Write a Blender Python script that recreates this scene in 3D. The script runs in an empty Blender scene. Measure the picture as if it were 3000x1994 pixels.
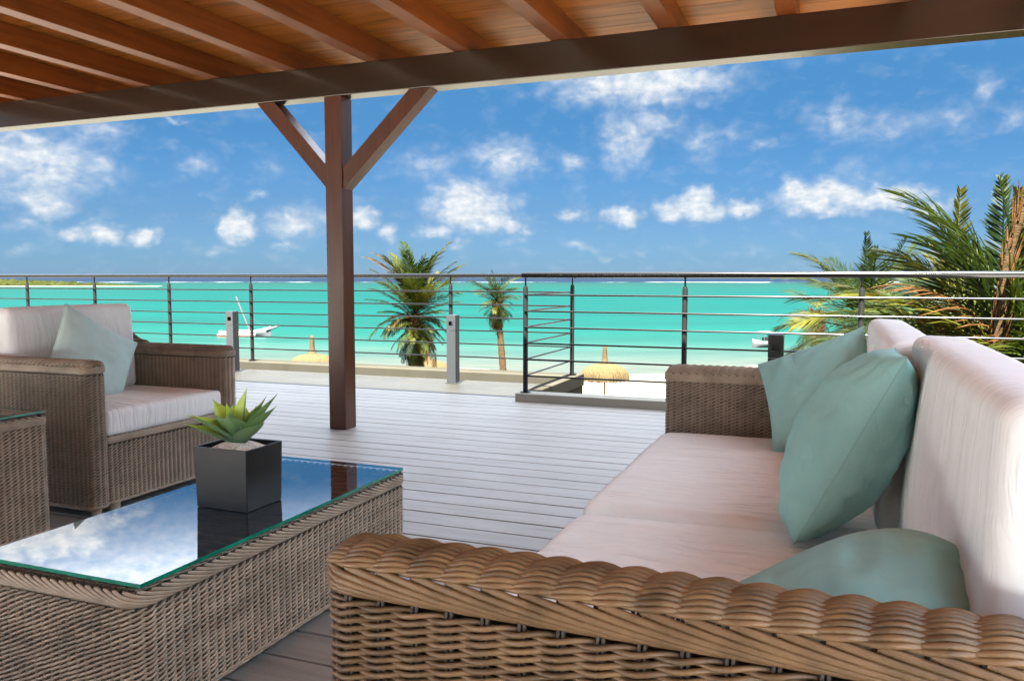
import bpy, math, random
import numpy as np
from mathutils import Vector, Matrix, noise

random.seed(7)
rng = np.random.default_rng(7)
S = bpy.context.scene
COL = S.collection
PI = math.pi

# ------------------------------------------------------------------ camera
CAM_H = 1.05
YAW = math.radians(21.469)
cam = bpy.data.cameras.new('camera')
camo = bpy.data.objects.new('camera', cam)
COL.objects.link(camo)
S.camera = camo
cam.sensor_width = 36.0
cam.lens = 28.6
cam.clip_start = 0.05
cam.clip_end = 60000
camo.location = (0, 0, CAM_H)
camo.rotation_euler = (math.radians(90 - 4.44), 0, YAW)

# ------------------------------------------------------------------ exposure
S.view_settings.view_transform = 'Standard'
S.view_settings.look = 'None'
S.view_settings.gamma = 1.0
S.view_settings.use_curve_mapping = False
S.view_settings.exposure = 5.4
S.cycles.max_bounces = 10
S.cycles.diffuse_bounces = 6
S.cycles.glossy_bounces = 4
S.cycles.transparent_max_bounces = 12
S.cycles.sample_clamp_indirect = 6.0
S.cycles.caustics_reflective = False
S.cycles.caustics_refractive = False
S.cycles.use_denoising = True

# ------------------------------------------------------------------ sun
SUN_EL = math.radians(66)
SUN_DIR = Vector((0.04, -math.cos(SUN_EL), math.sin(SUN_EL))).normalized()   # towards the sun
sl = bpy.data.lights.new('sun', 'SUN')
sl.energy = 2.0
sl.angle = math.radians(0.53)
sl.color = (1.0, 0.98, 0.94)
so = bpy.data.objects.new('sun', sl)
COL.objects.link(so)
so.rotation_euler = SUN_DIR.to_track_quat('Z', 'Y').to_euler()
so.location = (0, -20, 40)

# ------------------------------------------------------------------ node helper
class NT:
    def __init__(s, tree):
        s.t = tree
        s.n = tree.nodes
        s.l = tree.links
    def new(s, typ, **kw):
        nd = s.n.new(typ)
        for k, v in kw.items():
            setattr(nd, k, v)
        return nd
    def put(s, sock, v):
        if isinstance(v, bpy.types.NodeSocket):
            s.l.new(v, sock)
        elif v is not None:
            if hasattr(sock, 'default_value'):
                try:
                    sock.default_value = v
                except Exception:
                    sock.default_value = (*v, 1.0)
    def math(s, op, a, b=None, c=None, clamp=False):
        nd = s.new('ShaderNodeMath', operation=op, use_clamp=clamp)
        s.put(nd.inputs[0], a)
        if b is not None: s.put(nd.inputs[1], b)
        if c is not None: s.put(nd.inputs[2], c)
        return nd.outputs[0]
    def vmath(s, op, a, b=None, c=None, out=0):
        nd = s.new('ShaderNodeVectorMath', operation=op)
        s.put(nd.inputs[0], a)
        if b is not None: s.put(nd.inputs[1], b)
        if c is not None: s.put(nd.inputs[2], c)
        return nd.outputs[out]
    def comb(s, x, y, z):
        nd = s.new('ShaderNodeCombineXYZ')
        s.put(nd.inputs[0], x); s.put(nd.inputs[1], y); s.put(nd.inputs[2], z)
        return nd.outputs[0]
    def noise(s, vec, scale, detail=4, rough=0.55, dist=0.0):
        nd = s.new('ShaderNodeTexNoise')
        s.put(nd.inputs['Vector'], vec)
        nd.inputs['Scale'].default_value = scale
        nd.inputs['Detail'].default_value = detail
        nd.inputs['Roughness'].default_value = rough
        nd.inputs['Distortion'].default_value = dist
        return nd
    def ramp(s, fac, stops, interp='LINEAR'):
        nd = s.new('ShaderNodeValToRGB')
        s.put(nd.inputs[0], fac)
        cr = nd.color_ramp
        cr.interpolation = interp
        while len(cr.elements) < len(stops):
            cr.elements.new(0.5)
        for e, (p, c) in zip(cr.elements, sorted(stops, key=lambda q: q[0])):
            e.position = p
            e.color = (*c, 1) if len(c) == 3 else c
        return nd.outputs[0]
    def mix(s, f, a, b, blend='MIX'):
        nd = s.new('ShaderNodeMix', data_type='RGBA', blend_type=blend)
        s.put(nd.inputs[0], f); s.put(nd.inputs[6], a); s.put(nd.inputs[7], b)
        return nd.outputs[2]
    def maprange(s, v, a, b, c=0.0, d=1.0, typ='LINEAR'):
        nd = s.new('ShaderNodeMapRange', interpolation_type=typ)
        s.put(nd.inputs[0], v)
        for i, q in zip((1, 2, 3, 4), (a, b, c, d)):
            nd.inputs[i].default_value = q
        return nd.outputs[0]

# ------------------------------------------------------------------ sky with fair-weather clouds
W = bpy.data.worlds.new('World')
S.world = W
W.use_nodes = True
w = NT(W.node_tree)
w.n.clear()
wo = w.new('ShaderNodeOutputWorld')
bg = w.new('ShaderNodeBackground')
bg.inputs[1].default_value = 0.05
w.l.new(bg.outputs[0], wo.inputs[0])
sky = w.new('ShaderNodeTexSky', sky_type='NISHITA')
sky.sun_disc = False
sky.sun_elevation = SUN_EL
sky.sun_rotation = math.radians(180)
sky.altitude = 0
sky.air_density = 1.0
sky.dust_density = 0.35
sky.ozone_density = 2.0
tc = w.new('ShaderNodeTexCoord')
sep = w.new('ShaderNodeSeparateXYZ')
w.l.new(tc.outputs['Generated'], sep.inputs[0])
X_, Y_, Z_ = sep.outputs
azim = w.math('MULTIPLY', w.math('ARCTAN2', X_, Y_), 180 / PI)
elev = w.math('MULTIPLY', w.math('ARCSINE', Z_), 180 / PI)
ang = w.comb(azim, elev, 0.0)
n1 = w.noise(ang, 0.75, 5, 0.52)
n2 = w.noise(w.vmath('ADD', ang, (31.7, 12.3, 4.0)), 0.33, 3, 0.5)
dis = w.vmath('SUBTRACT', n1.outputs['Color'], (0.5, 0.5, 0.5))
dis2 = w.vmath('SUBTRACT', n2.outputs['Color'], (0.5, 0.5, 0.5))
angd = w.vmath('MULTIPLY_ADD', dis, (2.3, 1.5, 0.0), ang)
angd = w.vmath('MULTIPLY_ADD', dis2, (2.4, 1.2, 0.0), angd)
# cumulus seen from the terrace: azimuth, elevation, half width, half height (degrees), density
CLOUDS = [(-51.30,6.97,4.01,2.27,0.75),(-52.05,4.88,2.53,1.02,0.60),(-50.71,4.38,1.28,0.73,0.70),(-47.47,9.10,1.85,0.78,0.60),(-43.69,10.05,1.04,0.21,0.40),(-42.48,7.27,1.46,0.87,0.45),(-49.49,2.71,0.83,0.53,0.80),(-47.81,2.86,1.11,0.70,0.90),(-45.58,2.58,0.81,0.49,0.80),(-40.17,3.53,1.21,1.02,1.10),(-36.14,3.61,2.29,1.21,0.65),(-31.95,3.87,1.12,0.76,0.85),(-38.76,5.47,0.72,0.45,0.50),(-37.75,7.28,1.68,0.98,0.32),(-37.02,1.94,1.13,0.47,0.50),(-30.19,2.94,0.77,0.53,0.65),(-27.32,7.69,3.00,1.30,0.40),(-21.91,8.16,2.35,1.45,0.65),(-24.01,8.59,1.35,0.92,0.35),(-24.33,5.07,2.78,1.42,1.15),(-23.27,4.03,1.88,0.95,0.90),(-27.20,3.41,1.26,0.54,0.65),(-25.09,2.43,1.06,0.48,0.50),(-20.85,3.52,0.76,0.39,0.50),(-17.54,7.71,1.32,0.81,0.50),(-17.37,4.23,1.26,0.48,0.60),(-14.07,4.20,1.31,0.59,0.85),(-12.55,12.99,5.73,1.53,0.95),(-13.68,9.10,1.82,2.04,0.60),(-11.93,10.33,2.46,1.40,0.50),(-8.44,8.95,1.76,1.54,0.42),(-6.19,9.42,1.67,1.11,0.32),(-4.64,8.52,1.23,0.67,0.38),(-9.23,4.67,2.35,0.76,1.10),(-8.60,5.38,1.09,0.75,1.00),(-5.75,4.54,1.12,0.54,1.10),(-0.64,5.24,3.05,0.94,1.15),(2.84,5.17,2.58,0.81,1.00),(-2.52,5.59,1.07,0.89,0.95),(1.40,6.72,2.64,1.13,0.32),(0.01,9.89,2.18,1.33,0.50),(3.08,9.36,2.91,1.10,0.45),(6.67,9.64,2.06,1.26,0.40),(8.22,11.10,0.85,1.47,0.38),(9.83,9.54,1.08,1.03,0.42),(5.58,4.07,1.00,0.59,0.80),(-16.60,2.07,1.66,0.45,0.35),(-14.79,1.46,0.75,0.36,0.42),(-21.45,2.68,1.37,0.60,0.35),(-52.12,3.21,1.60,0.52,0.42),(-41.30,1.81,1.63,0.62,0.30),(-5.18,1.70,0.98,0.52,0.25),(-12.55,1.60,0.74,0.42,0.25),(-52.18,1.78,1.37,0.47,0.30),(-52.50,15.33,5.28,2.17,1.10),(-47.25,15.10,1.47,0.73,0.60)]
dens = None
for (a, e, sa, se, amp) in CLOUDS:
    sa *= 1.62; se *= 1.6
    q = w.vmath('MULTIPLY_ADD', angd, (1 / sa, 1 / se, 0), (-a / sa, -e / se, 0))
    ln = w.vmath('LENGTH', q, out=1)
    v = w.math('MULTIPLY_ADD', ln, -amp * 1.15, amp * 1.15)
    dens = v if dens is None else w.math('SMOOTH_MAX', dens, v, 0.2)
# elsewhere in the sky: cumulus from noise on a flat deck, thickened unseen as neutral fill
zc = w.math('MAXIMUM', Z_, 0.04)
deck_uv = w.comb(w.math('DIVIDE', X_, zc), w.math('DIVIDE', Y_, zc), 0.0)
gn = w.noise(deck_uv, 0.55, 7, 0.58).outputs['Fac']
gen = w.maprange(gn, 0.44, 0.62, 0.0, 1.0)
fl = w.math('GREATER_THAN', w.math('ABSOLUTE', w.math('ADD', azim, 21.0)), 38.0)
fe = w.maprange(elev, 17.0, 24.0, 0, 1)
gen = w.math('MULTIPLY', gen, w.math('MAXIMUM', fl, fe))
fine = w.noise(w.vmath('MULTIPLY', ang, (1.0, 1.4, 1.0)), 0.8, 4, 0.45, 0.5).outputs['Fac']
big = w.noise(w.vmath('MULTIPLY', ang, (1.0, 1.8, 1.0)), 0.5, 4, 0.55, 0.2).outputs['Fac']
tex = w.math('MULTIPLY', w.maprange(fine, 0.28, 0.72, 0.5, 1.2), w.maprange(big, 0.25, 0.7, 0.75, 1.1))
d0 = w.math('MAXIMUM', dens, 0.0)
alpha = w.math('MULTIPLY', w.maprange(w.math('MULTIPLY', d0, tex), 0.06, 0.80, 0, 1, 'SMOOTHSTEP'), 0.95)
alpha = w.math('MAXIMUM', alpha, gen)
wisp = w.math('MULTIPLY', w.maprange(big, 0.50, 0.85, 0, 0.28), w.maprange(fine, 0.35, 0.7, 0.2, 1.0))
alpha = w.math('MAXIMUM', alpha, wisp)
alpha = w.math('MAXIMUM', alpha, w.maprange(elev, 13.8, 18.0, 0.0, 0.66))
shade = w.maprange(w.noise(w.vmath('ADD', w.vmath('MULTIPLY', ang, (1, 1.6, 1)), (3.1, 0.45, 0)), 1.1, 6, 0.6).outputs['Fac'], 0.35, 0.65, 0, 1)
SKY_TINT = w.ramp(w.maprange(elev, 0.0, 20.0, 0, 1), [(p, tuple(0.116 * q for q in c)) for p, c in ((0.0, (.171, .313, .60)), (0.06, (.154, .286, .53)), (0.205, (.160, .271, .442)), (0.35, (.155, .296, .454)), (0.48, (.144, .304, .448)), (0.66, (.167, .361, .491)))])
skyc = w.mix(1.0, sky.outputs[0], SKY_TINT, 'MULTIPLY')
cloudc = w.mix(shade, (0.315, 0.36, 0.405, 1), (0.495, 0.495, 0.49, 1))
skyf = w.mix(alpha, skyc, cloudc)
# the upper sky, in bright thin cloud (the table top mirrors it), is raised further as added fill for the shaded terrace
boost = w.maprange(elev, 13.0, 26.0, 1.0, 6.2, 'SMOOTHSTEP')
skyf = w.vmath('SCALE', skyf)
skyf.node.inputs['Scale'].default_value = 1.0
w.l.new(boost, skyf.node.inputs['Scale'])
w.l.new(skyf, bg.inputs[0])

# ------------------------------------------------------------------ material helper
MATS = {}
def mat(name, base, rough=0.6, metal=0.0, spec=0.5, var=0.0, nscale=8.0, stretch=(1, 1, 1), bump=0.0, bscale=60.0,
        bstretch=None, coat=0.0, dark=None, objvar=0.0, coord='Object', trans=0.0, bdist=0.004, detail=5, tint=None, fold=None):
    m = bpy.data.materials.new(name)
    m.use_nodes = True
    t = NT(m.node_tree)
    b = t.n['Principled BSDF']
    tcn = t.new('ShaderNodeTexCoord')
    co = tcn.outputs['Object'] if coord == 'World' else tcn.outputs[coord]
    geo = t.new('ShaderNodeNewGeometry')
    if coord == 'World':
        co = geo.outputs['Position']
    col = None
    base4 = (*base, 1)
    col = base4
    if var > 0 or dark is not None:
        mp = t.vmath('MULTIPLY', co, stretch)
        nz = t.noise(mp, nscale, detail, 0.6)
        d = dark if dark is not None else tuple(c * (1 - var) for c in base)
        hi = tuple(min(1, c * (1 + var * 0.5)) for c in base)
        col = t.ramp(nz.outputs['Fac'], [(0.32, d), (0.5, base), (0.7, hi)])
    if objvar > 0:
        oi = t.new('ShaderNodeObjectInfo')
        f = t.maprange(oi.outputs['Random'], 0, 1, 1 - objvar, 1 + objvar * 0.6)
        hsv = t.new('ShaderNodeHueSaturation')
        t.put(hsv.inputs['Color'], col)
        t.put(hsv.inputs['Value'], f)
        col = hsv.outputs[0]
    t.put(b.inputs['Base Color'], col)
    b.inputs['Roughness'].default_value = rough
    b.inputs['Metallic'].default_value = metal
    b.inputs['Specular IOR Level'].default_value = spec
    b.inputs['Coat Weight'].default_value = coat
    if tint: b.inputs['Specular Tint'].default_value = (*tint, 1)
    b.inputs['Coat Roughness'].default_value = 0.12
    if bump > 0:
        mp2 = t.vmath('MULTIPLY', co, bstretch or stretch)
        nz2 = t.noise(mp2, bscale, 5, 0.6)
        bp = t.new('ShaderNodeBump')
        bp.inputs['Strength'].default_value = bump
        bp.inputs['Distance'].default_value = bdist
        t.l.new(nz2.outputs['Fac'], bp.inputs['Height'])
        t.l.new(bp.outputs[0], b.inputs['Normal'])
        if fold:      # soft creases of slack cloth
            st_, amt = fold
            wq = t.noise(tcn.outputs['Object'], 3.0, 3, 0.5)
            cv = t.vmath('MULTIPLY_ADD', wq.outputs['Color'], (0.12, 0.12, 0.12), tcn.outputs['Object'])
            f1 = t.noise(t.vmath('MULTIPLY', cv, st_), 1.0, 4, 0.5).outputs['Fac']
            if st_[0] != st_[2]: f1 = t.math('ABSOLUTE', t.math('SUBTRACT', f1, 0.5))
            patch = t.maprange(t.noise(tcn.outputs['Object'], 4.0, 3, 0.5).outputs['Fac'], 0.4, 0.65, 0.15, 1.0)
            b2 = t.new('ShaderNodeBump'); b2.inputs['Strength'].default_value = 1.0; b2.inputs['Distance'].default_value = amt
            t.l.new(t.math('MULTIPLY', t.math('POWER', f1, 0.7), patch), b2.inputs['Height'])
            t.l.new(bp.outputs[0], b2.inputs['Normal'])
            t.l.new(b2.outputs[0], b.inputs['Normal'])
    if trans > 0:
        tr = t.new('ShaderNodeBsdfTranslucent')
        t.put(tr.inputs[0], col)
        mx = t.new('ShaderNodeMixShader')
        mx.inputs[0].default_value = trans
        t.l.new(b.outputs[0], mx.inputs[1]); t.l.new(tr.outputs[0], mx.inputs[2])
        t.l.new(mx.outputs[0], t.n['Material Output'].inputs[0])
    MATS[name] = m
    return m

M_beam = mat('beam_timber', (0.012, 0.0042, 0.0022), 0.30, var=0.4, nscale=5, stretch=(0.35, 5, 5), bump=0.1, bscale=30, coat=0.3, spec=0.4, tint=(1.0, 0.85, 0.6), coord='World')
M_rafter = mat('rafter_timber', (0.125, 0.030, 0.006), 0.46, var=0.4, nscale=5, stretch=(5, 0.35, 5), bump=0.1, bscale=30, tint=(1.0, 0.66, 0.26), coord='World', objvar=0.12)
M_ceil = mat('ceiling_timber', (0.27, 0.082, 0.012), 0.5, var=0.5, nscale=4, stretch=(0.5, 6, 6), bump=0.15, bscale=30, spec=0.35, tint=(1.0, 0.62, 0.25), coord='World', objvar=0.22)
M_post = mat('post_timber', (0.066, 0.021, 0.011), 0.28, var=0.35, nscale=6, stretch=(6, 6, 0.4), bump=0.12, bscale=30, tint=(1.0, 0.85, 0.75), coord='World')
M_rooftop = mat('roof_covering', (0.25, 0.2, 0.16), 0.8, var=0.2)

def deck_mat(name, c, ov):
    m = mat(name, c, 0.52, var=0.22, nscale=3.2, stretch=(0.6, 9, 9), objvar=ov, coord='World', spec=0.5, detail=8)
    t = NT(m.node_tree)
    b = t.n['Principled BSDF']
    g = t.new('ShaderNodeNewGeometry')
    # fine brushed grooves running along the board
    wv = t.new('ShaderNodeTexWave', wave_type='BANDS', bands_direction='Y')
    t.l.new(g.outputs['Position'], wv.inputs['Vector'])
    wv.inputs['Scale'].default_value = 28.0
    wv.inputs['Distortion'].default_value = 0.6
    nz = t.noise(t.vmath('MULTIPLY', g.outputs['Position'], (4, 160, 10)), 1.0, 5, 0.6)
    h = t.math('ADD', t.math('MULTIPLY', wv.outputs['Fac'], 0.5), nz.outputs['Fac'])
    bp = t.new('ShaderNodeBump')
    bp.inputs['Strength'].default_value = 0.35
    bp.inputs['Distance'].default_value = 0.0015
    t.l.new(h, bp.inputs['Height'])
    t.l.new(bp.outputs[0], b.inputs['Normal'])
    rr = t.maprange(t.noise(g.outputs['Position'], 2.2, 4, 0.6).outputs['Fac'], 0.3, 0.7, 0.36, 0.48)
    b.inputs['Specular IOR Level'].default_value = 0.5
    b.inputs['Coat Roughness'].default_value = 0.22
    t.l.new(rr, b.inputs['Roughness'])
    return m
M_deck = deck_mat('deck_composite', (0.290, 0.265, 0.238), 0.05)
M_deck_out = deck_mat('deck_sun_offset', (0.0165, 0.0152, 0.0105), 0.06)  # boards past the eave shadow: darker copy, offsets the sun in the colour
M_under = mat('deck_underlay', (0.03, 0.03, 0.03), 0.9)
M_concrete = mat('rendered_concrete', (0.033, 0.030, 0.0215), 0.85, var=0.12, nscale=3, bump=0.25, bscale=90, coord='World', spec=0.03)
M_backwall = mat('painted_wall', (0.30, 0.26, 0.20), 0.85, var=0.05)
M_kerbshade = mat('kerb_shade_lift', (0.27, 0.25, 0.20), 0.8, var=0.08, nscale=3, coord='World')  # near kerb: paler copy of the kerb concrete, lifts its shade by colour
M_paving = mat('bounce_paving', (0.66, 0.66, 0.64), 0.8, var=0.1, nscale=2, coord='World')
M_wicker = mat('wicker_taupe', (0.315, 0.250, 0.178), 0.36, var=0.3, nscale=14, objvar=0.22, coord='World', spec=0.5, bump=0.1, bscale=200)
M_wicker_w = mat('wicker_warm_lit', (0.170, 0.100, 0.046), 0.40, var=0.45, nscale=14, objvar=0.28, coord='World', spec=0.5, bump=0.1, bscale=200)  # near arm: same wicker with the warm interior light painted in
M_stake = mat('wicker_stake', (0.055, 0.042, 0.03), 0.5, var=0.3, nscale=20, coord='World')
M_liner = mat('seat_platform', (0.02, 0.018, 0.015), 0.8)
M_white = mat('cushion_canvas', (0.78, 0.80, 0.795), 0.85, var=0.03, nscale=6, bump=0.25, bscale=900, coord='Object', spec=0.2, bdist=0.0008, fold=((3, 20, 1.8), 0.018))
M_seat = mat('seat_canvas', (0.815, 0.85, 0.825), 0.85, var=0.03, nscale=6, bump=0.25, bscale=900, coord='Object', spec=0.2, bdist=0.0008, fold=((1.6, 20, 3), 0.024))
M_aqua = mat('aqua_cotton', (0.27, 0.50, 0.475), 0.85, var=0.08, nscale=5, bump=0.3, bscale=700, coord='Object', spec=0.2, bdist=0.0008, fold=((8, 11, 6), 0.009))
M_aqua_p = mat('pale_aqua_cotton', (0.50, 0.68, 0.66), 0.85, var=0.06, nscale=5, bump=0.3, bscale=700, coord='Object', spec=0.2, bdist=0.0008, fold=((8, 11, 6), 0.008))
M_seam = mat('aqua_seam', (0.29, 0.48, 0.44), 0.9)
M_bar = mat('rail_steel', (0.022, 0.022, 0.021), 0.25, metal=0.95, var=0.12, nscale=3, coord='World')
M_toprail = mat('top_rail_steel', (0.05, 0.049, 0.046), 0.16, metal=1.0, var=0.08, nscale=3, coord='World')
M_rpost = mat('bronze_post', (0.006, 0.006, 0.005), 0.45, metal=0.0, spec=0.25, var=0.1, nscale=3, coord='World')
M_alu = mat('grey_aluminium', (0.030, 0.032, 0.033), 0.45, metal=0.3, var=0.05, nscale=4, coord='World')
M_black = mat('lens_and_shade_black', (0.012, 0.013, 0.013), 0.30, var=0.3, nscale=40, coat=0.3, coord='World')  # lamp lenses, and painted shade on the bollard beyond the sofa
M_pot = mat('black_ceramic', (0.010, 0.010, 0.0095), 0.3, var=0.2, nscale=30, spec=0.35, coord='World', bump=0.05, bscale=120)
M_pebble = mat('white_gravel', (0.74, 0.69, 0.61), 0.8, var=0.15, nscale=90, coord='World')
M_sand = mat('beach_sand', (0.085, 0.077, 0.060), 0.95, var=0.10, nscale=0.5, bump=0.6, bscale=3.0, coord='World', bdist=0.06, spec=0.03)
M_thatch = mat('thatch_straw', (0.048, 0.034, 0.0155), 0.85, var=0.35, nscale=12, bump=0.4, bscale=60, coord='Object', stretch=(1, 1, 0.3), spec=0.03)
M_pole = mat('pole_timber', (0.30, 0.21, 0.09), 0.8, var=0.3, nscale=8)
M_boat = mat('boat_gelcoat', (0.06, 0.06, 0.06), 0.3, var=0.04, nscale=2)
M_boat_d = mat('boat_dark', (0.05, 0.05, 0.06), 0.5)
M_boat_r = mat('boat_brown', (0.22, 0.09, 0.05), 0.6)
M_trunk = mat('palm_bark', (0.045, 0.028, 0.013), 0.9, var=0.55, nscale=6, stretch=(1, 1, 4), bump=0.8, bscale=18, bdist=0.03, spec=0.03)
M_fibre = mat('palm_fibre', (0.055, 0.026, 0.009), 0.9, var=0.5, nscale=10, bump=0.6, bscale=30, bdist=0.02, spec=0.03)

def leaf_mat(name, c1, c2, c3, trans=0.3):
    m = bpy.data.materials.new(name); m.use_nodes = True
    t = NT(m.node_tree); b = t.n['Principled BSDF']
    oi = t.new('ShaderNodeObjectInfo')
    tcn = t.new('ShaderNodeTexCoord')
    nz = t.noise(tcn.outputs['Object'], 3.5, 4, 0.6).outputs['Fac']
    f = t.math('ADD', t.math('MULTIPLY', oi.outputs['Random'], 0.55), t.math('MULTIPLY', nz, 0.5))
    col = t.ramp(f, [(0.25, c1), (0.52, c2), (0.82, c3)])
    t.put(b.inputs['Base Color'], col)
    b.inputs['Roughness'].default_value = 0.55
    b.inputs['Specular IOR Level'].default_value = 0.10
    tr = t.new('ShaderNodeBsdfTranslucent'); t.put(tr.inputs[0], col)
    mx = t.new('ShaderNodeMixShader'); mx.inputs[0].default_value = trans
    t.l.new(b.outputs[0], mx.inputs[1]); t.l.new(tr.outputs[0], mx.inputs[2])
    t.l.new(mx.outputs[0], t.n['Material Output'].inputs[0])
    return m
M_leaf = leaf_mat('frond_green', (0.0035, 0.0095, 0.0012), (0.0150, 0.0235, 0.0018), (0.054, 0.048, 0.0030))
M_leaf_y = leaf_mat('frond_yellowing', (0.0130, 0.0165, 0.0018), (0.034, 0.0275, 0.0025), (0.052, 0.0290, 0.0040))
M_leaf_d = leaf_mat('frond_dry', (0.0210, 0.0093, 0.0028), (0.0512, 0.0210, 0.0046), (0.0698, 0.0372, 0.0102), 0.15)
M_agave = None

# ------------------------------------------------------------------ object helpers
def tag(o, label=None, cat=None, group=None, kind=None):
    if label: o['label'] = label
    if cat: o['category'] = cat
    if group: o['group'] = group
    if kind: o['kind'] = kind
    return o
def empty(name, loc=(0, 0, 0), rz=0.0, **kw):
    o = bpy.data.objects.new(name, None)
    o.empty_display_size = 0.1
    o.location = loc
    o.rotation_euler = (0, 0, rz)
    COL.objects.link(o)
    return tag(o, **kw)
def link(name, me, parent=None, loc=None, **kw):
    o = bpy.data.objects.new(name, me)
    COL.objects.link(o)
    if parent is not None:
        o.parent = parent
    if loc is not None:
        o.location = loc
    return tag(o, **kw)
def mesh(name, V, F, m, smooth=True):
    me = bpy.data.meshes.new(name)
    me.from_pydata([tuple(map(float, v)) for v in V], [], [tuple(map(int, f)) for f in F])
    if m is not None:
        for mm in (m if isinstance(m, (list, tuple)) else [m]):
            me.materials.append(mm)
    if smooth:
        me.shade_smooth()
    me.update()
    return me
def mesh_quads(name, V, Q, m, smooth=True):
    me = bpy.data.meshes.new(name)
    V = np.asarray(V, dtype=np.float32); Q = np.asarray(Q, dtype=np.int32)
    me.vertices.add(len(V)); me.vertices.foreach_set('co', V.ravel())
    me.loops.add(Q.size); me.loops.foreach_set('vertex_index', Q.ravel())
    me.polygons.add(len(Q))
    me.polygons.foreach_set('loop_start', np.arange(0, Q.size, 4, dtype=np.int32))
    me.polygons.foreach_set('loop_total', np.full(len(Q), 4, dtype=np.int32))
    if smooth:
        me.polygons.foreach_set('use_smooth', np.ones(len(Q), dtype=bool))
    me.materials.append(m)
    me.update(calc_edges=True)
    me.validate()
    return me

class Acc:
    """Collects tubes and boxes and links them as one mesh object."""
    def __init__(s):
        s.V = []; s.Q = []; s.n = 0
    def tube(s, P, r, n=5, closed=False, ref=None, flat=1.0):
        P = np.asarray(P, float)
        N = len(P)
        if closed:
            T = np.roll(P, -1, 0) - np.roll(P, 1, 0)
        else:
            T = np.gradient(P, axis=0)
        T /= np.linalg.norm(T, axis=1, keepdims=True) + 1e-12
        if ref is None:
            a = np.abs(T).mean(0)
            ref = np.eye(3)[int(np.argmin(a))]
        ref = np.asarray(ref, float)
        if ref.ndim == 1:
            ref = np.broadcast_to(ref, P.shape)
        A = np.cross(T, ref); A /= np.linalg.norm(A, axis=1, keepdims=True) + 1e-12
        B = np.cross(A, T)
        rr = np.broadcast_to(np.asarray(r, float), (N,))
        an = np.arange(n) * 2 * PI / n
        ring = (P[:, None, :] + rr[:, None, None] * (np.cos(an)[None, :, None] * A[:, None, :] + flat * np.sin(an)[None, :, None] * B[:, None, :]))
        s.V.append(ring.reshape(-1, 3))
        i = np.arange(N if closed else N - 1)
        j = np.arange(n)
        I, J = np.meshgrid(i, j, indexing='ij')
        I2 = (I + 1) % N; J2 = (J + 1) % n
        q = np.stack([I * n + J, I * n + J2, I2 * n + J2, I2 * n + J], -1).reshape(-1, 4) + s.n
        s.Q.append(q)
        s.n += N * n
        return s
    def build(s, name, m, parent=None, **kw):
        me = mesh_quads(name, np.concatenate(s.V), np.concatenate(s.Q), m)
        return link(name, me, parent, **kw)

def box_mesh(name, x0, x1, y0, y1, z0, z1, m, bev=0.0):
    V = [(x, y, z) for x in (x0, x1) for y in (y0, y1) for z in (z0, z1)]
    F = [(0, 1, 3, 2), (4, 6, 7, 5), (0, 4, 5, 1), (2, 3, 7, 6), (0, 2, 6, 4), (1, 5, 7, 3)]
    me = mesh(name, V, F, m, smooth=False)
    if bev > 0:
        import bmesh
        bm = bmesh.new(); bm.from_mesh(me)
        bmesh.ops.bevel(bm, geom=bm.edges[:], offset=bev, segments=2, profile=0.6, affect='EDGES')
        bm.to_mesh(me); bm.free()
    return me
def box(name, x0, x1, y0, y1, z0, z1, m, parent=None, bev=0.0, **kw):
    return link(name, box_mesh(name, x0, x1, y0, y1, z0, z1, m, bev), parent, **kw)
def lathe(prof, n, name, m, jitter=0.0):
    V = []; F = []
    for k, (r, z) in enumerate(prof):
        for i in range(n):
            a = 2 * PI * i / n
            rr = r * (1 + jitter * (random.random() - 0.5))
            V.append((rr * math.cos(a), rr * math.sin(a), z))
    for k in range(len(prof) - 1):
        for i in range(n):
            j = (i + 1) % n
            F.append((k * n + i, k * n + j, (k + 1) * n + j, (k + 1) * n + i))
    return mesh(name, V, F, m)

# ------------------------------------------------------------------ SETTING: beach, sea, island
BEACH_Z = -6.1
SEA_Z = -6.15
def depth_dir():
    return Vector((-math.sin(YAW), math.cos(YAW), 0)), Vector((math.cos(YAW), math.sin(YAW), 0))
FD, RD = depth_dir()

def make_sand():
    V = []; F = []
    ds = [-40, -20, -5, 0, 8, 16, 24, 32, 38, 44, 50, 56, 62, 66, 70, 74, 78, 84, 95, 120]
    ws = np.linspace(-160, 160, 81)
    for d in ds:
        for u in ws:
            z = BEACH_Z + 0.10 * noise.noise(Vector((u * 0.13, d * 0.13, 0))) + 0.05 * noise.noise(Vector((u * 0.5, d * 0.5, 3)))
            if d > 55:
                z -= (d - 55) * 0.008 + max(0, d - 74) * 0.012 + 0.02 * math.sin(u * 0.09)
            p = FD * d + RD * float(u)
            V.append((p.x, p.y, z))
    n = len(ws)
    for a in range(len(ds) - 1):
        for b in range(n - 1):
            F.append((a * n + b, a * n + b + 1, (a + 1) * n + b + 1, (a + 1) * n + b))
    return link('beach', mesh('beach', V, F, M_sand), kind='structure')
make_sand()

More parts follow.
